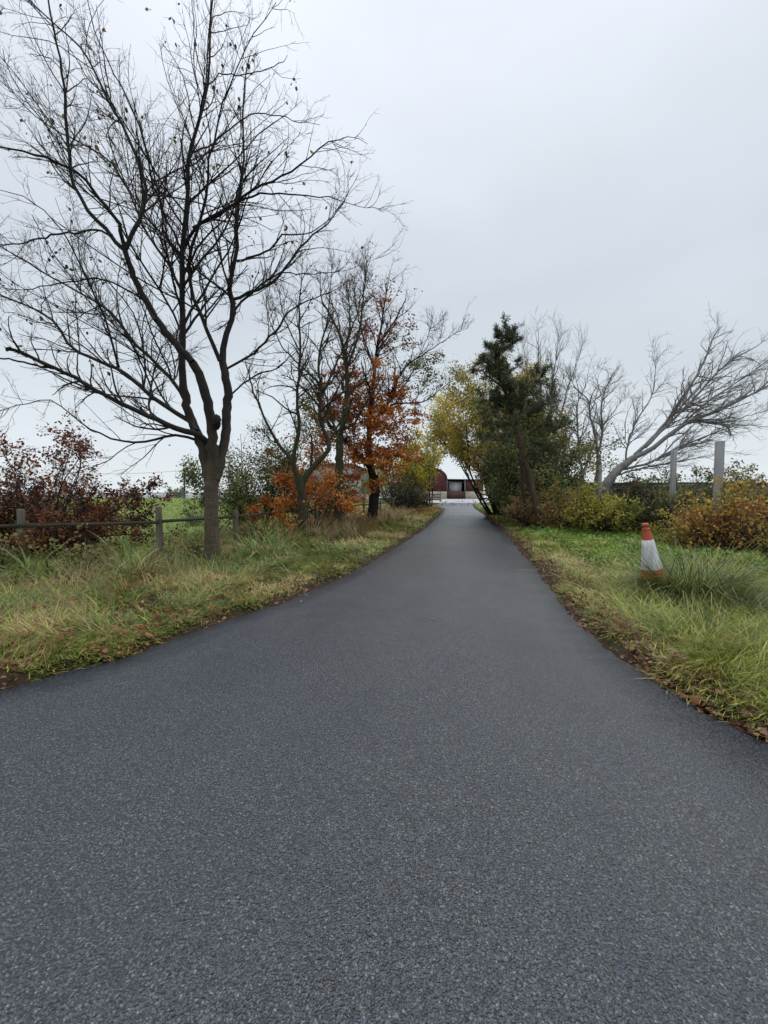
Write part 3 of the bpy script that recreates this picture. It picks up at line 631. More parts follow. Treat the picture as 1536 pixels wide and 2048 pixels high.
# ------------------------------------------------------------------ bushes
def bush(name, label, xy, H, Rr, pal, leaf=.06, ns=10, per=(12, 8), cov=2.0, cat='bush', group=None, barkm=None, lean=(0, 0), spread=1.0, r0=.02, z_low=.15, upb=.25, jit=None, cn=1.2, flat=0.0, drop=.3, zb=None, gap=.5, clear=None):
    """leafy plant: per = children per stem and per side branch; cov = how many leaves deep the crown is seen"""
    z0 = float(zg(*xy)) if zb is None else zb
    root = empty(name, (xy[0], xy[1], z0), label, cat, group)
    a = (np.arange(ns) + rng.random(ns)) / ns * 2 * math.pi * 2.618; u = (np.arange(ns) + .5) ** .5 / ns ** .5
    el = u * spread
    d = np.stack([np.cos(a) * np.sin(el), np.sin(a) * np.sin(el), np.cos(el)], 1)
    H_, Rr_ = H * 1.12, Rr
    L = 1 / np.sqrt((np.sin(el) / Rr) ** 2 + (np.cos(el) / H) ** 2) * rng.uniform(.72, 1.02, ns)
    d[:, 0] += lean[0]; d[:, 1] += lean[1]
    st = np.column_stack([xy[0] + np.cos(a) * .08 * Rr, xy[1] + np.sin(a) * .08 * Rr, np.full(ns, z0 - .05)])
    sm = MB(); p0 = grow(st, d, L * .98, np.full(ns, r0), 9, .085, (0, 0, .025), .25)
    if clear: k_ = okb(p0, clear, 4); p0 = (p0[0][k_], p0[1][k_])
    sm.tubes(*p0, S=5)
    p1 = level(sm, p0, S=3, K=6, wig=.16, trop=(0, 0, .03), per_m=per[0] / L.mean(), t0=z_low, t1=1, ang=50, asd=12, lr=.42, lmin=.12 * H, rr=.6, up=upb, rmin=r0 * .2, clear=clear)
    l1 = np.linalg.norm(np.diff(p1[0], axis=1), axis=2).sum(1).mean()
    p2 = level(sm, p1, S=3, K=5, wig=.2, trop=(0, 0, .02), per_m=per[1] / l1, t0=.1, t1=1, ang=50, asd=15, lr=.5, lmin=.05 * H, rr=.6, up=.1, rmin=r0 * .12, clear=clear)
    sm.build('stems', barkm or M_TWIG, root)
    if clear: ok_ = lambda q: q[:, 2] > clear(q[:, 0], q[:, 1])
    if cov > 0:
        lm = MB(); q = np.concatenate([nodes(p2), nodes(p1, 2)])
        q = q[q[:, 2] > z0 + .02]
        if clear: q = q[q[:, 2] > clear(q[:, 0], q[:, 1])]
        wgt = np.clip(fbm(q[:, 0] * 3.2 / H ** .6 + 3, q[:, 2] * 3.2 / H ** .6 + q[:, 1], 91) - gap * .45, .03, 1) ** 1.5
        wgt = wgt * (.15 + np.linalg.norm((q - [xy[0], xy[1], z0]) / [Rr, Rr, H], axis=1)) ** 1.3
        n = int(1.35 * cov * H * 2 * Rr * .8 / (.4 * leaf * leaf)); q = q[rng.choice(len(q), n, p=wgt / wgt.sum())]
        q = q + rng.normal(scale=jit or (.018 * H + .02), size=q.shape)
        leafs(lm, q, leaf, pal, droop=drop, cn=cn, normal_up=flat); lm.build('leaves', M_LEAF, root)
    return root
COPPER = [(.05, .022, .02), (.11, .040, .028), (.20, .070, .032), (.30, .115, .04)]
gp = lambda x, y, Y: tuple(P(x, y, Y)[:2])
bush('copper_beech', 'dark copper red beech bush behind the fence at the far left', gp(75, 1080, 9.6), 3.5, 2.8, COPPER, .07, ns=34, per=(14, 8), cov=1.8, barkm=M_BARK, spread=1.3, z_low=.05, flat=.5, jit=.06, r0=.025)
DG = [(.04, .065, .02), (.08, .115, .03), (.14, .165, .045), (.22, .22, .06)]
bush('hawthorn_bush', 'dark green leafy bush between the large bare tree and the forked tree', gp(520, 1050, 14), 5.6, 2.1, DG, .07, ns=22, cov=1.3, barkm=M_BARK, spread=.95, z_low=.15, r0=.03, gap=.8)
bush('yellow_green_bush', 'yellowish green scrub behind the trunk of the straight mossy tree', gp(640, 1040, 18.5), 2.9, 2.2, [(.08, .09, .03), (.14, .15, .04), (.22, .19, .05)], .09, ns=20, cov=1.0, spread=1.1, r0=.025)
bush('sapling', 'small grey green sapling in the pasture just left of the large trunk', gp(388, 1045, 17), 1.35, .9, [(.14, .17, .09), (.20, .24, .12)], .07, ns=14, cov=.9, cat='sapling', r0=.01)
bush('young_beech', 'low spreading orange leaved young beech around the stems of the forked tree', gp(612, 1070, 13.0), 2.8, 2.0, OR, .075, ns=16, per=(9, 8), cov=.95, spread=1.05, r0=.018, z_low=.5, cat='tree', gap=1.0, flat=.6)
bush('small_twiggy_shrub', 'small nearly bare shrub leaning out over the left verge', gp(812, 1027, 28), 3.6, 2.1, [(.14, .14, .07), (.2, .19, .1)], .07, ns=24, per=(14, 10), cov=.35, barkm=M_TWIG, spread=.85, r0=.035, lean=(.1, 0), cat='shrub')
YG = [(.30, .34, .05), (.50, .47, .05), (.74, .58, .05), (.80, .56, .05)]
bush('yellow_leaved_tree', 'yellow and lime leaved tree beside the drive near the barns', gp(858, 1012, 36), 9.8, 3.1, YG, .15, ns=22, cov=1.8, barkm=M_BARK, spread=.7, r0=.06, z_low=.25, cat='tree', cn=.5, gap=.7, clear=clear_left)
bush('olive_leaved_tree', 'olive and yellow leaved tree left of the yellow leaved tree', gp(795, 1018, 33), 8.4, 3.3, [(.14, .18, .04), (.26, .29, .06), (.44, .38, .06)], .14, ns=20, cov=.9, barkm=M_BARK, spread=.75, r0=.055, cat='tree', cn=.5, gap=.8)
bush('russet_tree', 'sparse russet leaved tree whose crown hangs before the round roofed red barn', gp(843, 1008, 44), 9.4, 3.1, [(.12, .05, .03), (.22, .10, .05), (.20, .14, .06)], .16, ns=18, cov=.6, barkm=M_BARK, spread=.6, r0=.06, z_low=.4, cat='tree', cn=.5, gap=.8, clear=clear_left)
# right-hand belt
OC = [(.18, .18, .045), (.32, .29, .06), (.46, .37, .07), (.52, .32, .07)]
bush('ochre_leaved_tree', 'wide ochre and olive leaved tree arching over the right edge of the drive', gp(992, 1020, 25), 10.4, 5.2, OC, .12, ns=44, per=(14, 9), cov=3.2, barkm=M_BARK, spread=1.0, r0=.07, z_low=.15, cat='tree', cn=.6, lean=(-.18, 0), clear=clear_right)
bush('dark_hawthorn', 'dense dark hawthorn under the ochre leaved tree beside the right rail fence', gp(1025, 1030, 22), 5.2, 2.1, [(.035, .045, .02), (.06, .07, .03), (.10, .10, .04)], .09, ns=24, cov=2.2, barkm=M_BARK, spread=1.1, r0=.04, z_low=.05, cat='bush', clear=clear_right)
bush('mixed_tree', 'green and brown leaved tree directly behind the pine', gp(1078, 1030, 19), 8.0, 2.4, [(.06, .085, .03), (.11, .14, .05), (.18, .20, .07), (.24, .22, .08)], .09, ns=26, per=(14, 9), cov=2.0, barkm=M_MOSSY, spread=.85, r0=.05, z_low=.12, cat='tree', cn=.8)
bush('russet_bracken', 'russet and brown undergrowth around the foot of the pine', gp(1075, 1055, 16.2), 2.1, 1.6, [(.17, .10, .045), (.30, .18, .07), (.34, .26, .09)], .07, ns=30, cov=1.6, spread=1.2, r0=.014, z_low=.05, cat='undergrowth')
bush('green_weeds', 'tall green weeds right of the pine trunk', gp(1118, 1040, 16.8), 2.4, 1.0, [(.14, .20, .05), (.24, .32, .08)], .08, ns=26, cov=1.4, spread=.65, r0=.012, z_low=.1, cat='weeds')
bush('ochre_bramble', 'rounded bramble with rust and ochre leaves left of the yellow leaved shrub', gp(1150, 1058, 14.6), 1.9, 1.3, [(.15, .11, .04), (.28, .19, .055), (.36, .30, .07)], .065, ns=30, cov=1.6, spread=1.2, r0=.012, z_low=.05, cat='bramble')
bush('yellow_leaved_shrub', 'yellow green leaved shrub in front of the leaning tree', gp(1205, 1060, 13.6), 2.3, 1.25, [(.14, .16, .035), (.28, .28, .05), (.48, .42, .07)], .08, ns=30, cov=1.7, spread=1.0, r0=.014, z_low=.05, cat='shrub')
bush('dark_bramble', 'dark green and brown bramble at the foot of the leaning tree', gp(1290, 1050, 14.5), 2.6, 1.7, [(.04, .045, .02), (.07, .075, .03), (.12, .09, .045)], .075, ns=34, cov=2.2, spread=1.2, r0=.016, z_low=.04, cat='bramble')
bush('grey_green_bramble', 'tall grey green bramble between the two tall grey posts', gp(1395, 1060, 13.2), 2.7, 1.8, [(.09, .11, .045), (.17, .19, .08), (.26, .22, .09)], .075, ns=34, cov=2.2, spread=1.2, r0=.016, z_low=.04, cat='bramble')
bush('orange_bramble', 'orange and gold leaved bramble at the right edge of the photo', gp(1475, 1095, 9.6), 2.1, 1.7, [(.24, .12, .04), (.46, .24, .05), (.58, .40, .08), (.30, .30, .08)], .08, ns=36, per=(14, 9), cov=1.8, spread=1.25, r0=.014, z_low=.04, cat='bramble', flat=.4)
bush('gold_bramble', 'low golden leaved bramble at the base of the near grey post', gp(1405, 1085, 10.6), 1.4, 1.3, [(.18, .17, .045), (.38, .31, .07), (.52, .40, .08)], .065, ns=28, cov=1.8, spread=1.3, r0=.01, z_low=.04, cat='bramble')
HG = [(.08, .10, .04), (.15, .18, .07), (.24, .21, .08), (.30, .24, .09)]
for lab, x, y, h_, r_ in (('low mixed hedge in front of the dark wall, left of the near grey post', 1330, 1010, 2.5, 2.4), ('low mixed hedge in front of the dark wall, between the grey posts', 1420, 1012, 2.6, 2.6), ('low mixed hedge in front of the dark wall at the right edge', 1530, 1014, 2.6, 2.8), ('thin hedge plants before the dark wall behind the bare pair', 1130, 1008, 2.2, 1.9)):
    bush('hedge_plant', lab, gp(x, y, 20), h_, r_, HG, .09, ns=30, per=(9, 6), cov=1.5, spread=1.2, r0=.016, z_low=.04, cat='hedge', group='hedge plants along the wall')
bush('far_bush', 'small pale bush beyond the far field fence', gp(350, 1000, 96), 3.4, 3.2, [(.16, .2, .12), (.24, .27, .16)], .45, ns=16, cov=1.6, r0=.08, zb=-.2)

WD = [(.16, .17, .05), (.30, .26, .10), (.20, .24, .06), (.36, .28, .14)]
for lab, x, y, h_ in (('tall straw and green weeds around the leftmost fence post', -6.9, 7.0, .95), ('low tangled weeds against the rail between the two nearest fence posts', -5.6, 7.45, .85), ('dry weeds against the rail just left of the large bare trunk', -4.25, 8.6, .8), ('dry brown weeds between the large trunk and the forked tree', -3.2, 10.6, .9)):
    bush('weed_clump', lab, (x, y), h_, .75, WD, .07, ns=26, per=(9, 5), cov=.7, spread=1.1, r0=.006, z_low=.1, cat='weeds')
# --- pine
pb = P(1092, 1066, 15); root = empty('pine_tree', (pb[0], pb[1], 0), 'leaning pine with a bare twisted trunk and dark blue green top, tallest on the right', 'tree')
ptr = [limb([(1112, 1072), (1095, 1062), (1082, 1040), (1070, 1000), (1060, 950), (1048, 920)], [.12, .11, .10, .09, .09, .085], (0, .1), 15),
       limb([(1048, 925), (1043, 900), (1036, 860), (1030, 830), (1018, 800), (1003, 770), (992, 740), (998, 715), (1010, 685), (1016, 652)], [.10, .095, .085, .07, .055, .045, .036, .028, .02, .01], (.1, -.2), 15),
       limb([(1052, 1045), (1048, 1000), (1044, 960), (1042, 910)], [.08, .075, .07, .06], (1.1, .2), 15),
       limb([(1078, 1050), (1066, 1000), (1052, 955), (1044, 915)], [.07, .065, .06, .05], (.5, .1), 15)]
m1 = MB(); m1.tubes(*stack(ptr), S=11, lump=.06); m1.build('trunk', M_PINEBARK, root, smooth=True)
pbr = [limb(p, r, d, 15) for p, r, d in [
 ([(1036, 858), (1010, 842), (985, 830), (965, 838)], [.05, .04, .025, .01], (0, -.6)),
 ([(1034, 850), (1060, 830), (1090, 800), (1110, 790)], [.05, .04, .025, .01], (0, .4)),
 ([(1030, 830), (1000, 810), (980, 800), (960, 805)], [.045, .035, .02, .01], (0, .5)),
 ([(1022, 808), (1050, 790), (1075, 765), (1090, 745)], [.045, .035, .02, .01], (0, -.6)),
 ([(1005, 775), (980, 755), (962, 742), (948, 745)], [.035, .028, .016, .008], (-.1, .2)),
 ([(998, 760), (1025, 740), (1045, 725)], [.03, .022, .008], (-.1, -.3)),
 ([(993, 738), (975, 725), (958, 728)], [.025, .018, .006], (-.1, -.4)),
 ([(1000, 712), (985, 700), (976, 692)], [.02, .014, .005], (-.1, .1)),
 ([(1004, 705), (1025, 690), (1040, 680)], [.02, .014, .005], (-.1, .2)),
 ([(1010, 685), (1000, 668), (996, 660)], [.014, .01, .004], (-.2, -.2)),
 ([(1012, 680), (1024, 668), (1030, 660)], [.014, .01, .004], (-.2, 0)),
 ([(1040, 880), (1065, 860), (1095, 850), (1120, 855)], [.05, .04, .025, .01], (0, .3)),
 ([(1042, 890), (1010, 880), (985, 870), (960, 880)], [.045, .035, .02, .01], (.1, -.4)),
 ([(1045, 915), (1075, 900), (1105, 900)], [.045, .035, .01], (0, -.3))]]
m2 = MB(); m2.tubes(*stack(pbr), S=5)
lo, hi = pbr[:4] + pbr[11:], pbr[4:11]
a1 = level(m2, stack(lo), S=3, K=5, wig=.12, trop=(0, 0, .12), per_m=10, t0=.12, t1=1, ang=52, asd=14, lr=.5, lmin=.42, rr=.6, rmin=.006)
a2 = level(m2, stack(hi), S=3, K=5, wig=.12, trop=(0, 0, .14), per_m=10, t0=.12, t1=1, ang=48, asd=12, lr=.4, lmin=.16, rr=.6, rmin=.005)
a3 = level(m2, stack([ptr[1]]), S=3, K=5, wig=.12, trop=(0, 0, .2), per_m=20, t0=.3, t1=.98, ang=66, asd=12, lr=.17, lmin=.3, rr=.4, rmin=.006)
a = tuple(np.concatenate([p_[q_] for p_ in (a1, a2, a3)]) for q_ in (0, 1))
b = level(m2, a, S=3, K=4, wig=.12, trop=(0, 0, .15), per_m=6, t0=.2, t1=1, ang=42, asd=10, lr=.45, lmin=.11, rr=.7, rmin=.005)
m2.build('branches', M_PINEBARK, root)
tufts = np.concatenate([a[0][:, 2:].reshape(-1, 3), b[0][:, 1:].reshape(-1, 3), stack(pbr)[0][:, 12:].reshape(-1, 3)])
tufts = tufts[rng.random(len(tufts)) < .8]
nn = MB(); q = np.repeat(tufts, 12, 0) + rng.normal(scale=.02, size=(len(tufts) * 12, 3))
leafs(nn, q, .125, [(.045, .062, .028), (.085, .108, .045), (.14, .165, .075)], droop=-.5, aspect=.12, fold=.05, cn=1.4); nn.build('needles', M_NEEDLE, root)

# --- bare trees on the right
rt, a, b, c = bare_tree('tall_bare_tree', 'tall fine twigged bare tree rising behind the pine', (1095, 1005), 24, [
 ([(1092, 1012), (1092, 960), (1090, 900), (1088, 860)], [.22, .18, .16, .14], (0, 0)),
 ([(1088, 870), (1082, 800), (1078, 740), (1076, 690), (1078, 655)], [.12, .09, .06, .035, .01], (0, .5)),
 ([(1090, 880), (1100, 820), (1106, 760), (1112, 710), (1118, 670)], [.11, .08, .055, .03, .01], (0, -.8)),
 ([(1090, 900), (1118, 840), (1135, 780), (1152, 730), (1165, 690)], [.10, .075, .05, .03, .01], (0, 1)),
 ([(1092, 930), (1130, 890), (1150, 860), (1175, 840)], [.08, .06, .035, .01], (0, -1)),
 ([(1086, 860), (1065, 790), (1052, 730), (1048, 690)], [.08, .06, .035, .01], (0, -1)),
 ([(1092, 920), (1140, 910), (1175, 890), (1200, 870)], [.06, .045, .03, .01], (0, .3)),
], M_HAZEBARK, M_HAZEBARK, thin=.68, per=(4.5, 3.8, 2.6), lr=(.32, .42, .4), lmin=(1.0, .6, .35), rmin=.0045, trop=(0, 0, .12), ang=30)
for k, (lab, base, ls) in enumerate([
 ('slim bare tree with two crooked stems, left one of the pair before the dark wall', (1160, 985), [
  ([(1160, 1000), (1161, 975), (1164, 950), (1168, 935)], [.17, .14, .13, .12], (0, 0)),
  ([(1166, 945), (1158, 910), (1156, 870), (1154, 820), (1158, 790), (1150, 750)], [.10, .08, .065, .05, .035, .01], (0, .4)),
  ([(1168, 940), (1182, 905), (1192, 870), (1188, 850)], [.08, .06, .04, .015], (0, -.5)),
  ([(1157, 800), (1172, 770), (1178, 735)], [.04, .025, .01], (.3, -.3)),
  ([(1162, 930), (1140, 900), (1130, 860), (1140, 830)], [.05, .035, .02, .01], (0, .5))]),
 ('slim bare tree with a wide crown, right one of the pair before the dark wall', (1190, 985), [
  ([(1190, 1000), (1192, 970), (1198, 930), (1196, 905)], [.15, .13, .12, .11], (0, 0)),
  ([(1196, 910), (1190, 870), (1180, 830), (1176, 800), (1150, 775), (1140, 750)], [.10, .08, .065, .05, .03, .01], (0, .4)),
  ([(1196, 905), (1206, 860), (1202, 820), (1210, 780), (1225, 750), (1240, 730)], [.09, .075, .06, .045, .03, .01], (0, -.7)),
  ([(1178, 810), (1200, 790), (1195, 760), (1205, 735)], [.045, .035, .02, .01], (.2, .9)),
  ([(1206, 850), (1230, 820), (1250, 790)], [.045, .03, .01], (0, 0))])]):
    bare_tree('bare_tree', lab, base, 21, ls, M_HAZEBARK, M_HAZEBARK, thin=.68, per=(4.2, 4.2, 3.2), lr=(.35, .42, .4), lmin=(.8, .45, .25), rmin=.0045, ang=40)
# leaning tree
rt, a, b, c = bare_tree('leaning_tree', 'light grey barked tree, paled further by painted haze, leaning far over to the right with a fan of bare branches', (1208, 985), 17, [
 ([(1196, 1000), (1208, 978), (1222, 955), (1248, 930), (1275, 912)], [.24, .21, .185, .155, .14], (0, 0)),
 ([(1262, 918), (1300, 900), (1345, 865), (1385, 840), (1440, 820), (1500, 790), (1570, 755)], [.16, .14, .12, .1, .075, .05, .02], (0, -1)),
 ([(1270, 910), (1310, 870), (1350, 820), (1385, 765), (1410, 720), (1425, 680), (1440, 655)], [.12, .10, .085, .07, .05, .03, .01], (0, .6)),
 ([(1290, 895), (1340, 845), (1395, 790), (1450, 730), (1500, 700), (1530, 680)], [.09, .08, .065, .05, .03, .01], (0, -.8)),
 ([(1240, 940), (1300, 925), (1345, 900), (1420, 870), (1480, 850), (1540, 855)], [.08, .07, .055, .045, .03, .01], (0, 1)),
 ([(1250, 935), (1255, 890), (1275, 840), (1300, 800), (1310, 760), (1312, 720)], [.06, .05, .04, .03, .02, .008], (0, -.4)),
 ([(1345, 865), (1420, 800), (1480, 760), (1550, 710)], [.06, .05, .035, .015], (-.3, .8)),
 ([(1235, 950), (1290, 935), (1350, 925), (1412, 912)], [.06, .05, .035, .02], (0, -1.2)),
 ([(1385, 840), (1450, 845), (1500, 830), (1560, 815)], [.05, .035, .02, .01], (-.5, -.8)),
], M_HAZEBARK, M_HAZEBARK, thin=.68, per=(4.8, 4.8, 3.6), lr=(.34, .42, .4), lmin=(1.0, .48, .25), rmin=.0042, trop=(.07, 0, .03), ang=30, t0=.15)

# ------------------------------------------------------------------ fences and posts
def fence(name, label, posts, h, pw, rails, rw, rh, pm, rm, leanv=.02, seg=3):
    x0, y0 = posts[0][:2]; root = empty(name, (x0, y0, 0), label, 'fence')
    for q in posts:
        x, y = q[:2]; hh = q[2] if len(q) > 2 else h
        z = float(zg(x, y)); m_ = MB(); lx, ly = random.uniform(-leanv, leanv), random.uniform(-leanv, leanv)
        S = 9; a_ = np.arange(S) / S * 2 * math.pi; V = []
        for zz, s in ((-.1, 1.02), (hh * .35, 1), (hh * .7, .98), (hh - .015, .95), (hh, .8)):
            for t_ in a_: 
                e_ = max(abs(math.cos(t_)), abs(math.sin(t_))) ** .6
                V.append((x + lx * zz + pw / 2 * s * math.cos(t_) / e_ * random.uniform(.97, 1.03), y + ly * zz + pw / 2 * s * math.sin(t_) / e_, z + zz))
        Fq = [[k * S + i, k * S + (i + 1) % S, (k + 1) * S + (i + 1) % S, (k + 1) * S + i] for k in range(4) for i in range(S)]
        m_.add(V, [Fq, [[4 * S + i for i in range(S)]]]); m_.build('post', pm, root)
    for (xa, ya, *_), (xb, yb, *_) in zip(posts[:-1], posts[1:]):
        for rz in rails:
            m_ = MB(); j = random.uniform(-.02, .02)
            m_.bar((xa, ya - pw * .5, float(zg(xa, ya)) + rz + j), (xb, yb - pw * .5, float(zg(xb, yb)) + rz - j), rw, rh, .008, seg); m_.build('rail', rm, root)
    return root
fence('rail_fence', 'low weathered post and rail fence behind the left verge grass', [(-11.2, 5.9), (-8.9, 6.6), (-6.72, 7.4, 1.1), (-4.62, 8.2, 1.12), (-3.8, 10.2, .95), (-3.2, 12.1, 1.0), (-2.5, 14.6), (-1.75, 17.2), (-1.0, 19.8), (-.2, 22.4), (.6, 25), (1.4, 27.6), (2.2, 30.2)], 1.1, .115, [.80], .035, .065, M_POST, M_RAIL)
fence('field_fence', 'long dark three rail fence along the far side of the pasture', [(-70 + 3.1 * k, 72 + .02 * k) for k in range(18)], 1.25, .16, [.35, .68, 1.02], .06, .17, M_FARFENCE, M_FARFENCE, seg=1)
fence('yard_fence', 'pale three rail fence with a stout end post left of the barn yard', [(3.6, 55), (5.0, 54.4), (6.0, 54), (7.55, 53.4, 1.45)], 1.2, .26, [.35, .68, 1.02], .06, .16, M_GREYPOST, M_POST, seg=1)
fence('paddock_fence', 'dark rail fence running into the trees right of the drive', [(12.1, 50, 1.4), (14, 50.3), (16, 50.6), (18, 51)], 1.3, .2, [.6, 1.1], .06, .18, M_RAIL, M_RAIL, seg=1)
for lab, x, ytop, ybot, Y, w in (('tall grey square post behind the traffic cone', 1348, 900, 1072, 13.6, .14), ('thicker tall grey post rising out of the orange bramble', 1440, 882, 1100, 10.6, .16), ('short grey post at the foot of the leaning tree', 1201, 932, 1000, 16.4, .10)):
    p1 = P(x, ytop, Y); p0 = np.array([p1[0] - .01, Y, float(zg(p1[0], Y)) - .2])
    m_ = MB(); V = []
    for zz, s in ((p0[2], 1), ((p0[2] + p1[2]) / 2, .99), (p1[2] - .012, .98), (p1[2], .9)):
        V += [(p1[0] + i * w / 2 * s, Y + j * w / 2 * s, zz) for i, j in ((-.85, -1), (.85, -1), (1, -.85), (1, .85), (.85, 1), (-.85, 1), (-1, .85), (-1, -.85))]
    m_.add(V, [[[k * 8 + i, k * 8 + (i + 1) % 8, k * 8 + 8 + (i + 1) % 8, k * 8 + 8 + i] for k in range(3) for i in range(8)], [[24 + i for i in range(8)]]])
    tag(m_.build('wooden_post', M_GREYPOST), lab, 'post')
# utility pole with its wire
u = P(369, 985, 88); root = empty('utility_pole', (u[0], 88, 0), 'thin dark utility pole on the skyline beyond the pasture', 'utility pole')
h_ = P(369, 938, 88)[2]; m_ = MB(); m_.tubes(np.array([[[u[0], 88, -.5], [u[0], 88, 3], [u[0], 88, h_]]]), np.array([[.19, .17, .13]]), S=8)
m_.bar((u[0] - .5, 87.9, h_ - .5), (u[0] + .5, 87.9, h_ - .5), .12, .12); m_.build('pole', M_RAIL, root)
w0 = np.array([u[0] - .4, 88, h_ - .35]); w1 = P(190, 954, 88); w2 = P(20, 940, 88); tt = np.linspace(0, 1, 24)[:, None]
wp = w0 * (1 - tt) + w2 * tt; wp[:, 2] -= 3.2 * (tt * (1 - tt))[:, 0] * 1.0
m_ = MB(); m_.tubes(wp[None], np.full((1, 24), .03), S=4); m_.build('wire', M_RAIL, root)

# ------------------------------------------------------------------ wall on the right
m, t, b = mat('dark_stone', rough=.9, spec=.2)
br = N(t, 'ShaderNodeTexBrick', inp={'Scale': 1.0, 'Mortar Size': .015, 'Brick Width': .42, 'Row Height': .14, 'Color1': (.05, .045, .042, 1), 'Color2': (.11, .10, .09, 1), 'Mortar': (.04, .038, .035, 1)})
mpn = objvec(t); spx = N(t, 'ShaderNodeSeparateXYZ'); cmb = N(t, 'ShaderNodeCombineXYZ')
t.links.new(mpn, spx.inputs[0]); t.links.new(spx.outputs['X'], cmb.inputs['X']); t.links.new(spx.outputs['Z'], cmb.inputs['Y']); t.links.new(cmb.outputs[0], br.inputs['Vector'])
nn_, rr_ = noise_col(t, 3, [(.3, (.6, .6, .6)), (.7, (1.3, 1.3, 1.25))], vec=mpn)
t.links.new(mixc(t, 1.0, br.outputs[0], rr_.outputs[0], 'MULTIPLY'), b.inputs['Base Color']); M_STONE = m
wr = empty('stone_wall', (12, 27, 0), 'long dark stone wall behind the bare trees on the right', 'wall')
xs = np.arange(9.8, 34.1, .9); m_ = MB(); m_.box((22, 27, .85), (24.4, .45, 2.3)); m_.build('wall', M_STONE, wr)
m_ = MB()
for x in xs: m_.box((x + .3, 27, 2.0 + .07 + random.uniform(-.012, .02)), (.86, .6, .13), 0)
m_.build('coping', M_STONE, wr)

# ------------------------------------------------------------------ barns
def corr(name, c1, c2, axis='X', sc_=3.2, rough=.75):
    m, t, b = mat(name, rough=rough, spec=.3); v = objvec(t)
    w = N(t, 'ShaderNodeTexWave', wave_type='BANDS', bands_direction=axis, inp={'Scale': sc_, 'Distortion': 0.0}); t.links.new(v, w.inputs['Vector'])
    n, r = noise_col(t, 1.1, [(.3, c1), (.7, c2)], detail=7, rough=.7, vec=objvec(t, (1.6, 1.6, .5)))
    rr = ramp(t, [(0, (.78, .78, .78)), (1, (1.12, 1.12, 1.12))]); t.links.new(w.outputs[0], rr.inputs[0])
    t.links.new(mixc(t, 1.0, r.outputs[0], rr.outputs[0], 'MULTIPLY'), b.inputs['Base Color']); bump(t, b, w.outputs[0], .6, .04); return m
M_RED = corr('red_corrugated_sheet', (.085, .030, .030), (.16, .052, .046))
M_REDDOOR = corr('red_boards', (.07, .035, .033), (.14, .06, .055), 'X', 2.0)
M_ROOF = corr('grey_corrugated_roof', (.15, .15, .15), (.27, .27, .26), 'Y', 3.0)
m, t, b = mat('block_wall', rough=.9)
br = N(t, 'ShaderNodeTexBrick', inp={'Scale': 1.0, 'Mortar Size': .03, 'Brick Width': .5, 'Row Height': .24, 'Color1': (.42, .33, .26, 1), 'Color2': (.55, .47, .38, 1), 'Mortar': (.34, .30, .26, 1)})
mpn = objvec(t); spx = N(t, 'ShaderNodeSeparateXYZ'); cmb = N(t, 'ShaderNodeCombineXYZ')
t.links.new(mpn, spx.inputs[0]); t.links.new(spx.outputs['X'], cmb.inputs['X']); t.links.new(spx.outputs['Z'], cmb.inputs['Y']); t.links.new(cmb.outputs[0], br.inputs['Vector']); t.links.new(br.outputs[0], b.inputs['Base Color'])
M_BLOCK = m
M_PALE = woodmat('pale_sheet', (.42, .43, .42), (.55, .56, .54), 2)
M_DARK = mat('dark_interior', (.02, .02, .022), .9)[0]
M_STEEL = woodmat('steel_post', (.3, .29, .27), (.42, .4, .38), 4)
BY = 70.0; g0 = float(rise(BY)) - .1
def arch(x0, x1, ze, za, n=20):
    """profile of a round roofed gable from eave to eave"""
    cx, hw = (x0 + x1) / 2, (x1 - x0) / 2
    return [(cx - hw * math.cos(t_), ze + (za - ze) * math.sin(t_) ** .9) for t_ in np.linspace(0, math.pi, n)]
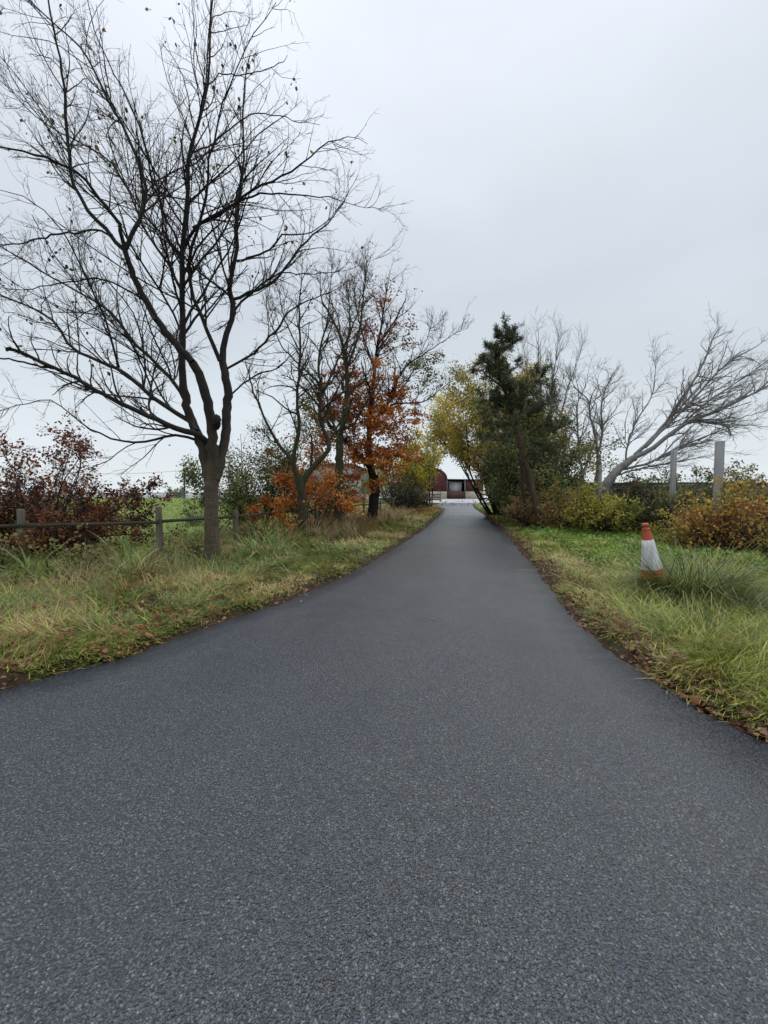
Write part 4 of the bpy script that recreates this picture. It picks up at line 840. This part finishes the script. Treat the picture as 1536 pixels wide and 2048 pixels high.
def curved_barn(root, x0, x1, y0, y1, zb, zsill, ze, za, mwall, mroof, mlow):
    pr = arch(x0, x1, ze, za); n = len(pr)
    w = MB()      # gable sheet, 12 cm thick, and side walls
    for yy in (y0, y1):
        V = [(x0, yy - .06, zsill), (x1, yy - .06, zsill), (x0, yy + .06, zsill), (x1, yy + .06, zsill)]
        pf = [(x, yy - .06, z) for x, z in pr]; pk = [(x, yy + .06, z) for x, z in pr]
        A = [(x0, yy - .06, zsill)] + pf + [(x1, yy - .06, zsill)]; B = [(x0, yy + .06, zsill)] + pk + [(x1, yy + .06, zsill)]
        L = len(A); w.add(A + B, [[list(range(L))[::-1]], [list(range(L, 2 * L))], [[i, (i + 1) % L, L + (i + 1) % L, L + i] for i in range(L)]])
    for xx in (x0 + .05, x1 - .05): w.box((xx, (y0 + y1) / 2, (zsill + ze) / 2), (.1, y1 - y0 - .13, ze - zsill))
    w.build('wall', mwall, root)
    r_ = MB(); ya, yb = y0 - .22, y1 + .22; V = []
    for off in (.02, .12):
        for yy in (ya, yb):
            for k, (x, z) in enumerate(pr):
                t_ = math.pi * k / (n - 1); V.append((x - off * math.cos(t_), yy, z + off * max(.25, math.sin(t_))))
    q = lambda o, s, k: (o * 2 + s) * n + k
    Fr = []
    for k in range(n - 1):
        Fr += [[q(1, 0, k), q(1, 0, k + 1), q(1, 1, k + 1), q(1, 1, k)], [q(0, 0, k), q(0, 1, k), q(0, 1, k + 1), q(0, 0, k + 1)],
               [q(0, 0, k), q(0, 0, k + 1), q(1, 0, k + 1), q(1, 0, k)], [q(0, 1, k), q(1, 1, k), q(1, 1, k + 1), q(0, 1, k + 1)]]
    Fr += [[q(0, 0, 0), q(1, 0, 0), q(1, 1, 0), q(0, 1, 0)], [q(0, 0, n - 1), q(0, 1, n - 1), q(1, 1, n - 1), q(1, 0, n - 1)]]
    r_.add(V, [Fr]); r_.build('roof', mroof, root)
    l_ = MB(); hh = zsill - zb
    for yy in (y0, y1): l_.box(((x0 + x1) / 2, yy, zb + hh / 2), (x1 - x0 + .08, .26, hh))
    for xx in (x0, x1): l_.box((xx, (y0 + y1) / 2, zb + hh / 2), (.24, y1 - y0 - .27, hh))
    l_.build('block_base', mlow, root)
xA, xB = P(822, 990, BY)[0], P(893, 990, BY)[0]
ZS, ZE = P(880, 983, BY)[2], P(893, 958.5, BY)[2]; ZA = P(858, 935, BY)[2]
root = empty('red_barn', (xA, BY, 0), 'red corrugated barn with a round roof at the end of the drive', 'barn')
curved_barn(root, xA - .5, xB, BY, BY + 22, g0 - .3, ZS, ZE, ZA, M_RED, M_ROOF, M_BLOCK)
# lean-to shed with the open bay
xC, xD = P(931, 990, BY)[0], P(967, 990, BY)[0]
root = empty('red_shed', (xB, BY, 0), 'flat eaved red shed with a dark open bay, joined to the red barn', 'shed')
w = MB(); w.box(((xC + xD) / 2, BY + .3, (ZS + ZE) / 2 - .02), (xD - xC, .1, ZE - ZS - .04)); w.box((xD, BY + 6.4, (ZS + ZE) / 2), (.1, 12, ZE - ZS - .1)); w.build('wall', M_RED, root)
w = MB(); w.box(((xC + xD) / 2, BY + .27, g0 - .3 + (ZS - g0 + .3) / 2), (xD - xC + .1, .28, ZS - g0 + .3)); w.box((xD, BY + 6.45, g0 - .3 + (ZS - g0 + .3) / 2), (.28, 12, ZS - g0 + .3)); w.build('block_base', M_BLOCK, root)
w = MB(); V = [(xB + .16, BY - .05, ZE - .02), (xD + .3, BY - .05, ZE - .08), (xD + .3, BY + 12.6, ZE - .12), (xB + .16, BY + 12.6, ZE - .06)]
V = V + [(x, y, z + .09) for x, y, z in V]; w.add(V, [[[0, 3, 2, 1], [4, 5, 6, 7], [0, 1, 5, 4], [1, 2, 6, 5], [2, 3, 7, 6], [3, 0, 4, 7]]]); w.build('roof', M_ROOF, root)
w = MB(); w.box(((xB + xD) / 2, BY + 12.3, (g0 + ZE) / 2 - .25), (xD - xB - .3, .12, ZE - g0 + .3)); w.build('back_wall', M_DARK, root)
d0, d1 = P(889.5, 990, BY)[0], P(930.5, 990, BY)[0]
dr = MB(); dr.box(((d0 + d1) / 2 + .12, BY + .05, (ZS + g0) / 2 + .1), (d1 - d0 - .26, .08, ZS - g0 - .15)); dob = dr.build('half_door', M_REDDOOR, root)
w = MB(); w.bar((d0 + .2, BY - .02, ZS - .12), (d1 - .1, BY - .02, ZS - .12), .05, .12); w.bar((d0 + .2, BY - .02, g0 + .35), (d1 - .1, BY - .02, g0 + .35), .05, .12); w.build('door_brace', M_REDDOOR, dob)
for xx in (P(893.5, 990, BY)[0] + .08, xC - .06):
    w = MB(); w.box((xx, BY + .22, (ZS + ZE) / 2), (.12, .12, ZE - ZS - .03)); w.build('post', M_STEEL, root)
w = MB(); w.box((P(947, 970, BY)[0], BY + .22, P(947, 968, BY)[2]), (.34, .05, .75)); w.build('window', M_PALE, root)
# pale trailer parked inside the bay
tx = P(911, 980, BY + 1)[0]; troot = empty('box_trailer', (tx, BY + 2.6, g0), 'pale grey box body standing inside the dark open bay of the red shed', 'trailer')
w = MB(); w.box((tx, BY + 2.6, 2.15), (2.15, 3.2, 2.1)); w.build('body', M_PALE, troot)
w = MB()
for sx in (-1.05, 1.05): w.box((tx + sx, BY + .98, 2.15), (.07, .04, 2.14))
w.box((tx, BY + .98, 3.19), (2.16, .05, .08)); w.build('frame', M_STEEL, troot)
for sx in (-.9, .9):
    w = MB(); a_ = np.linspace(0, 2 * math.pi, 17)[:-1]; V = [(tx + sx + q, BY + 2.6 + .36 * math.cos(s_), g0 + .42 + .36 * math.sin(s_)) for q in (-.1, .1) for s_ in a_]
    w.add(V, [[[i, (i + 1) % 16, 16 + (i + 1) % 16, 16 + i] for i in range(16)], [list(range(16))[::-1]], [list(range(16, 32))]]); w.build('wheel', M_DARK, troot)
# grey round-roofed barn on the left
root = empty('grey_barn', (-7, 50, 0), 'grey round roofed barn half hidden behind the trees on the left', 'barn')
M_GWALL = corr('grey_cladding', (.22, .23, .23), (.34, .35, .35))
curved_barn(root, P(600, 990, 50)[0], P(748, 990, 50)[0], 50, 68, -.2, 1.2, P(748, 962, 50)[2], P(675, 928, 50)[2], M_GWALL, M_ROOF, M_BLOCK)
w = MB(); w.box((P(705, 990, 50)[0], 49.9, 1.6), (2.2, .09, 2.6)); w.build('door', M_PALE, root)

# ------------------------------------------------------------------ traffic cone
cx, cy = float(P(1312, 1200, 5.5)[0]), 5.5; cz = float(zg(cx, cy)) - .03
root = empty('traffic_cone', (cx, cy, cz), 'tall orange and white traffic cone tilted in the long grass on the right', 'traffic cone')
def conemat(name, c1, c2, rough=.5, st=(1, 1, 1)):
    m, t, b = mat(name, rough=rough, spec=.4)
    n, r = noise_col(t, 9, [(.35, c1), (.62, c2)], detail=8, rough=.75, vec=objvec(t, st)); t.links.new(r.outputs[0], b.inputs['Base Color']); return m
M_OR = conemat('cone_orange', (.36, .085, .04), (.52, .10, .045)); M_WH = conemat('cone_white', (.34, .31, .30), (.74, .74, .77), .35, (1, 1, .12))
H1 = 1.06
def ring(prof, S=36):
    V = []; 
    for r_, z in prof: V += [(r_ * math.cos(t_), r_ * math.sin(t_), z) for t_ in np.linspace(0, 2 * math.pi, S, endpoint=False)]
    n = len(prof); return V, [[k * S + i, k * S + (i + 1) % S, (k + 1) * S + (i + 1) % S, (k + 1) * S + i] for k in range(n - 1) for i in range(S)]
tl = R(10)
def tiltv(V):
    V = np.array(V); x, z = V[:, 0].copy(), V[:, 2].copy()
    V[:, 0] = x * math.cos(-tl) + z * math.sin(-tl); V[:, 2] = -x * math.sin(-tl) + z * math.cos(-tl)
    return V + [cx, cy, cz]
def rc(z): return .185 - (.185 - .036) * (z / H1)
def band(z0, z1, off, name, m, extra=None):
    prof = [(rc(z) + off, z) for z in np.linspace(z0, z1, 5)]
    if extra: prof = prof + extra
    V, f = ring(prof); MB().add(tiltv(V), [f]).build(name, m, root, smooth=True)
band(.035, .43, 0, 'lower_band', M_OR)
band(.43, .835, .004, 'reflective_sleeve', M_WH, [(rc(.84), .837)])
band(.835, .985, 0, 'upper_band', M_OR, [(rc(.985) + .004, .99), (.034, .992), (.031, 1.0), (.032, 1.025), (.041, 1.03), (.041, 1.058), (.033, 1.066), (.028, 1.064), (.026, 1.0)])
V = []
for z, s in ((0, .25), (.03, .25), (.04, .235)): V += [(i * s, j * s, z) for i, j in ((-1, -.8), (-.8, -1), (.8, -1), (1, -.8), (1, .8), (.8, 1), (-.8, 1), (-1, .8))]
MB().add(tiltv(V), [[[k * 8 + i, k * 8 + (i + 1) % 8, k * 8 + 8 + (i + 1) % 8, k * 8 + 8 + i] for k in range(2) for i in range(8)], [[16 + i for i in range(8)]]]).build('base', M_OR, root)

# ------------------------------------------------------------------ tussocks and wide-leaved clumps
def tussock(name, label, x, y, n, L, w, pal, rad, lean=.45, bend=1.0, cat='grass clump', group=None, azc=None):
    z = float(zg(x, y)); 
    a_ = rng.uniform(0, 2 * math.pi, n); q = rad * np.sqrt(rng.random(n))
    xy = np.column_stack([x + q * np.cos(a_), y + q * np.sin(a_)])
    az = a_ + rng.normal(scale=.6, size=n) if azc is None else azc + rng.normal(scale=.6, size=n)
    mb = MB(); blades(mb, xy, zg(xy[:, 0], xy[:, 1]) - .01, L * rng.uniform(.6, 1.1, n), w, pal, lean=lean, bend=bend, az=az, vary=.6, tone=np.full(n, .5))
    o = mb.build(name, M_GRASS, None); me = o.data
    co_ = np.empty(len(me.vertices) * 3, np.float32); me.vertices.foreach_get('co', co_); co_ = co_.reshape(-1, 3) - np.array([x, y, z], np.float32)
    me.vertices.foreach_set('co', co_.ravel()); o.location = (x, y, z); me.update()
    return tag(o, label, cat, group)
TU = [(.32, .28, .13), (.22, .24, .08), (.14, .19, .05), (.09, .14, .04)]
tussock('grass_tussock', 'big drooping grass tussock right beside the traffic cone', 4.1, 5.25, 3000, .9, .009, TU[1:], .42, .28, 1.25)
tussock('grass_tussock', 'smaller grass tussock in front of the traffic cone', 3.55, 5.05, 380, .42, .008, TU, .2, .4, 1.1)
tussock('grass_tussock', 'thin grass tussock hiding the foot of the traffic cone', 3.86, 5.2, 800, .62, .009, TU[1:], .17, .25, .9)
tussock('grass_tussock', 'low grass tussock around the foot of the large bare tree', -3.45, 7.85, 300, .4, .008, TU, .35, .3, .8)
tussock('grass_tussock', 'yellowing grass tussock overhanging the right road edge nearer the camera', 3.05, 3.75, 800, .42, .007, TU[:3], .35, .5, 1.0)
tussock('grass_tussock', 'wide grass tussock behind the overhanging one on the right verge', 3.9, 4.35, 900, .48, .008, TU, .4, .5, 1.0)
tussock('grass_tussock', 'pale grass tussock leaning over at the right edge of the photo', 4.3, 4.85, 700, .55, .008, TU[:3], .35, .4, 1.1)
IR = [(.08, .145, .03), (.15, .25, .045), (.27, .36, .08), (.36, .33, .13)]
ir = [(-6.1, 6.9, 60, 1.05, 'wide leaved green clump right of the leftmost fence post'), (-5.5, 6.6, 46, .95, 'low sprawling strap leaved clump between the two nearest fence posts'), (-4.55, 7.3, 60, 1.15, 'tall strap leaved clump at the foot of the second fence post'), (-4.2, 6.7, 46, 1.0, 'flattened strap leaved clump in front of the second fence post'),
      (-5.0, 6.2, 40, .9, 'flopping strap leaved clump nearest the drive on the left'), (-3.0, 9.6, 260, 1.25, 'tall dense reed like clump right of the large trunk'), (-2.55, 9.0, 220, 1.05, 'pale drooping reed like clump right of the large trunk, nearest the drive'), (-2.7, 11.2, 260, 1.3, 'bright green reed like clump left of the forked tree'), (-1.95, 12.6, 200, 1.2, 'reed like clump just right of the forked tree'), (-2.0, 10.8, 160, .5, 'short dark green grassy clump before the forked tree')]
for x, y, n, L, lab in ir:
    tussock('strap_leaved_plant', lab, x, y, n, L * .85, .028 if n < 61 else .015, IR, .3 if n < 61 else .45, .42, 1.35, 'plant')
print('VERTS', sum(len(o.data.vertices) for o in bpy.data.objects if o.type == 'MESH'))
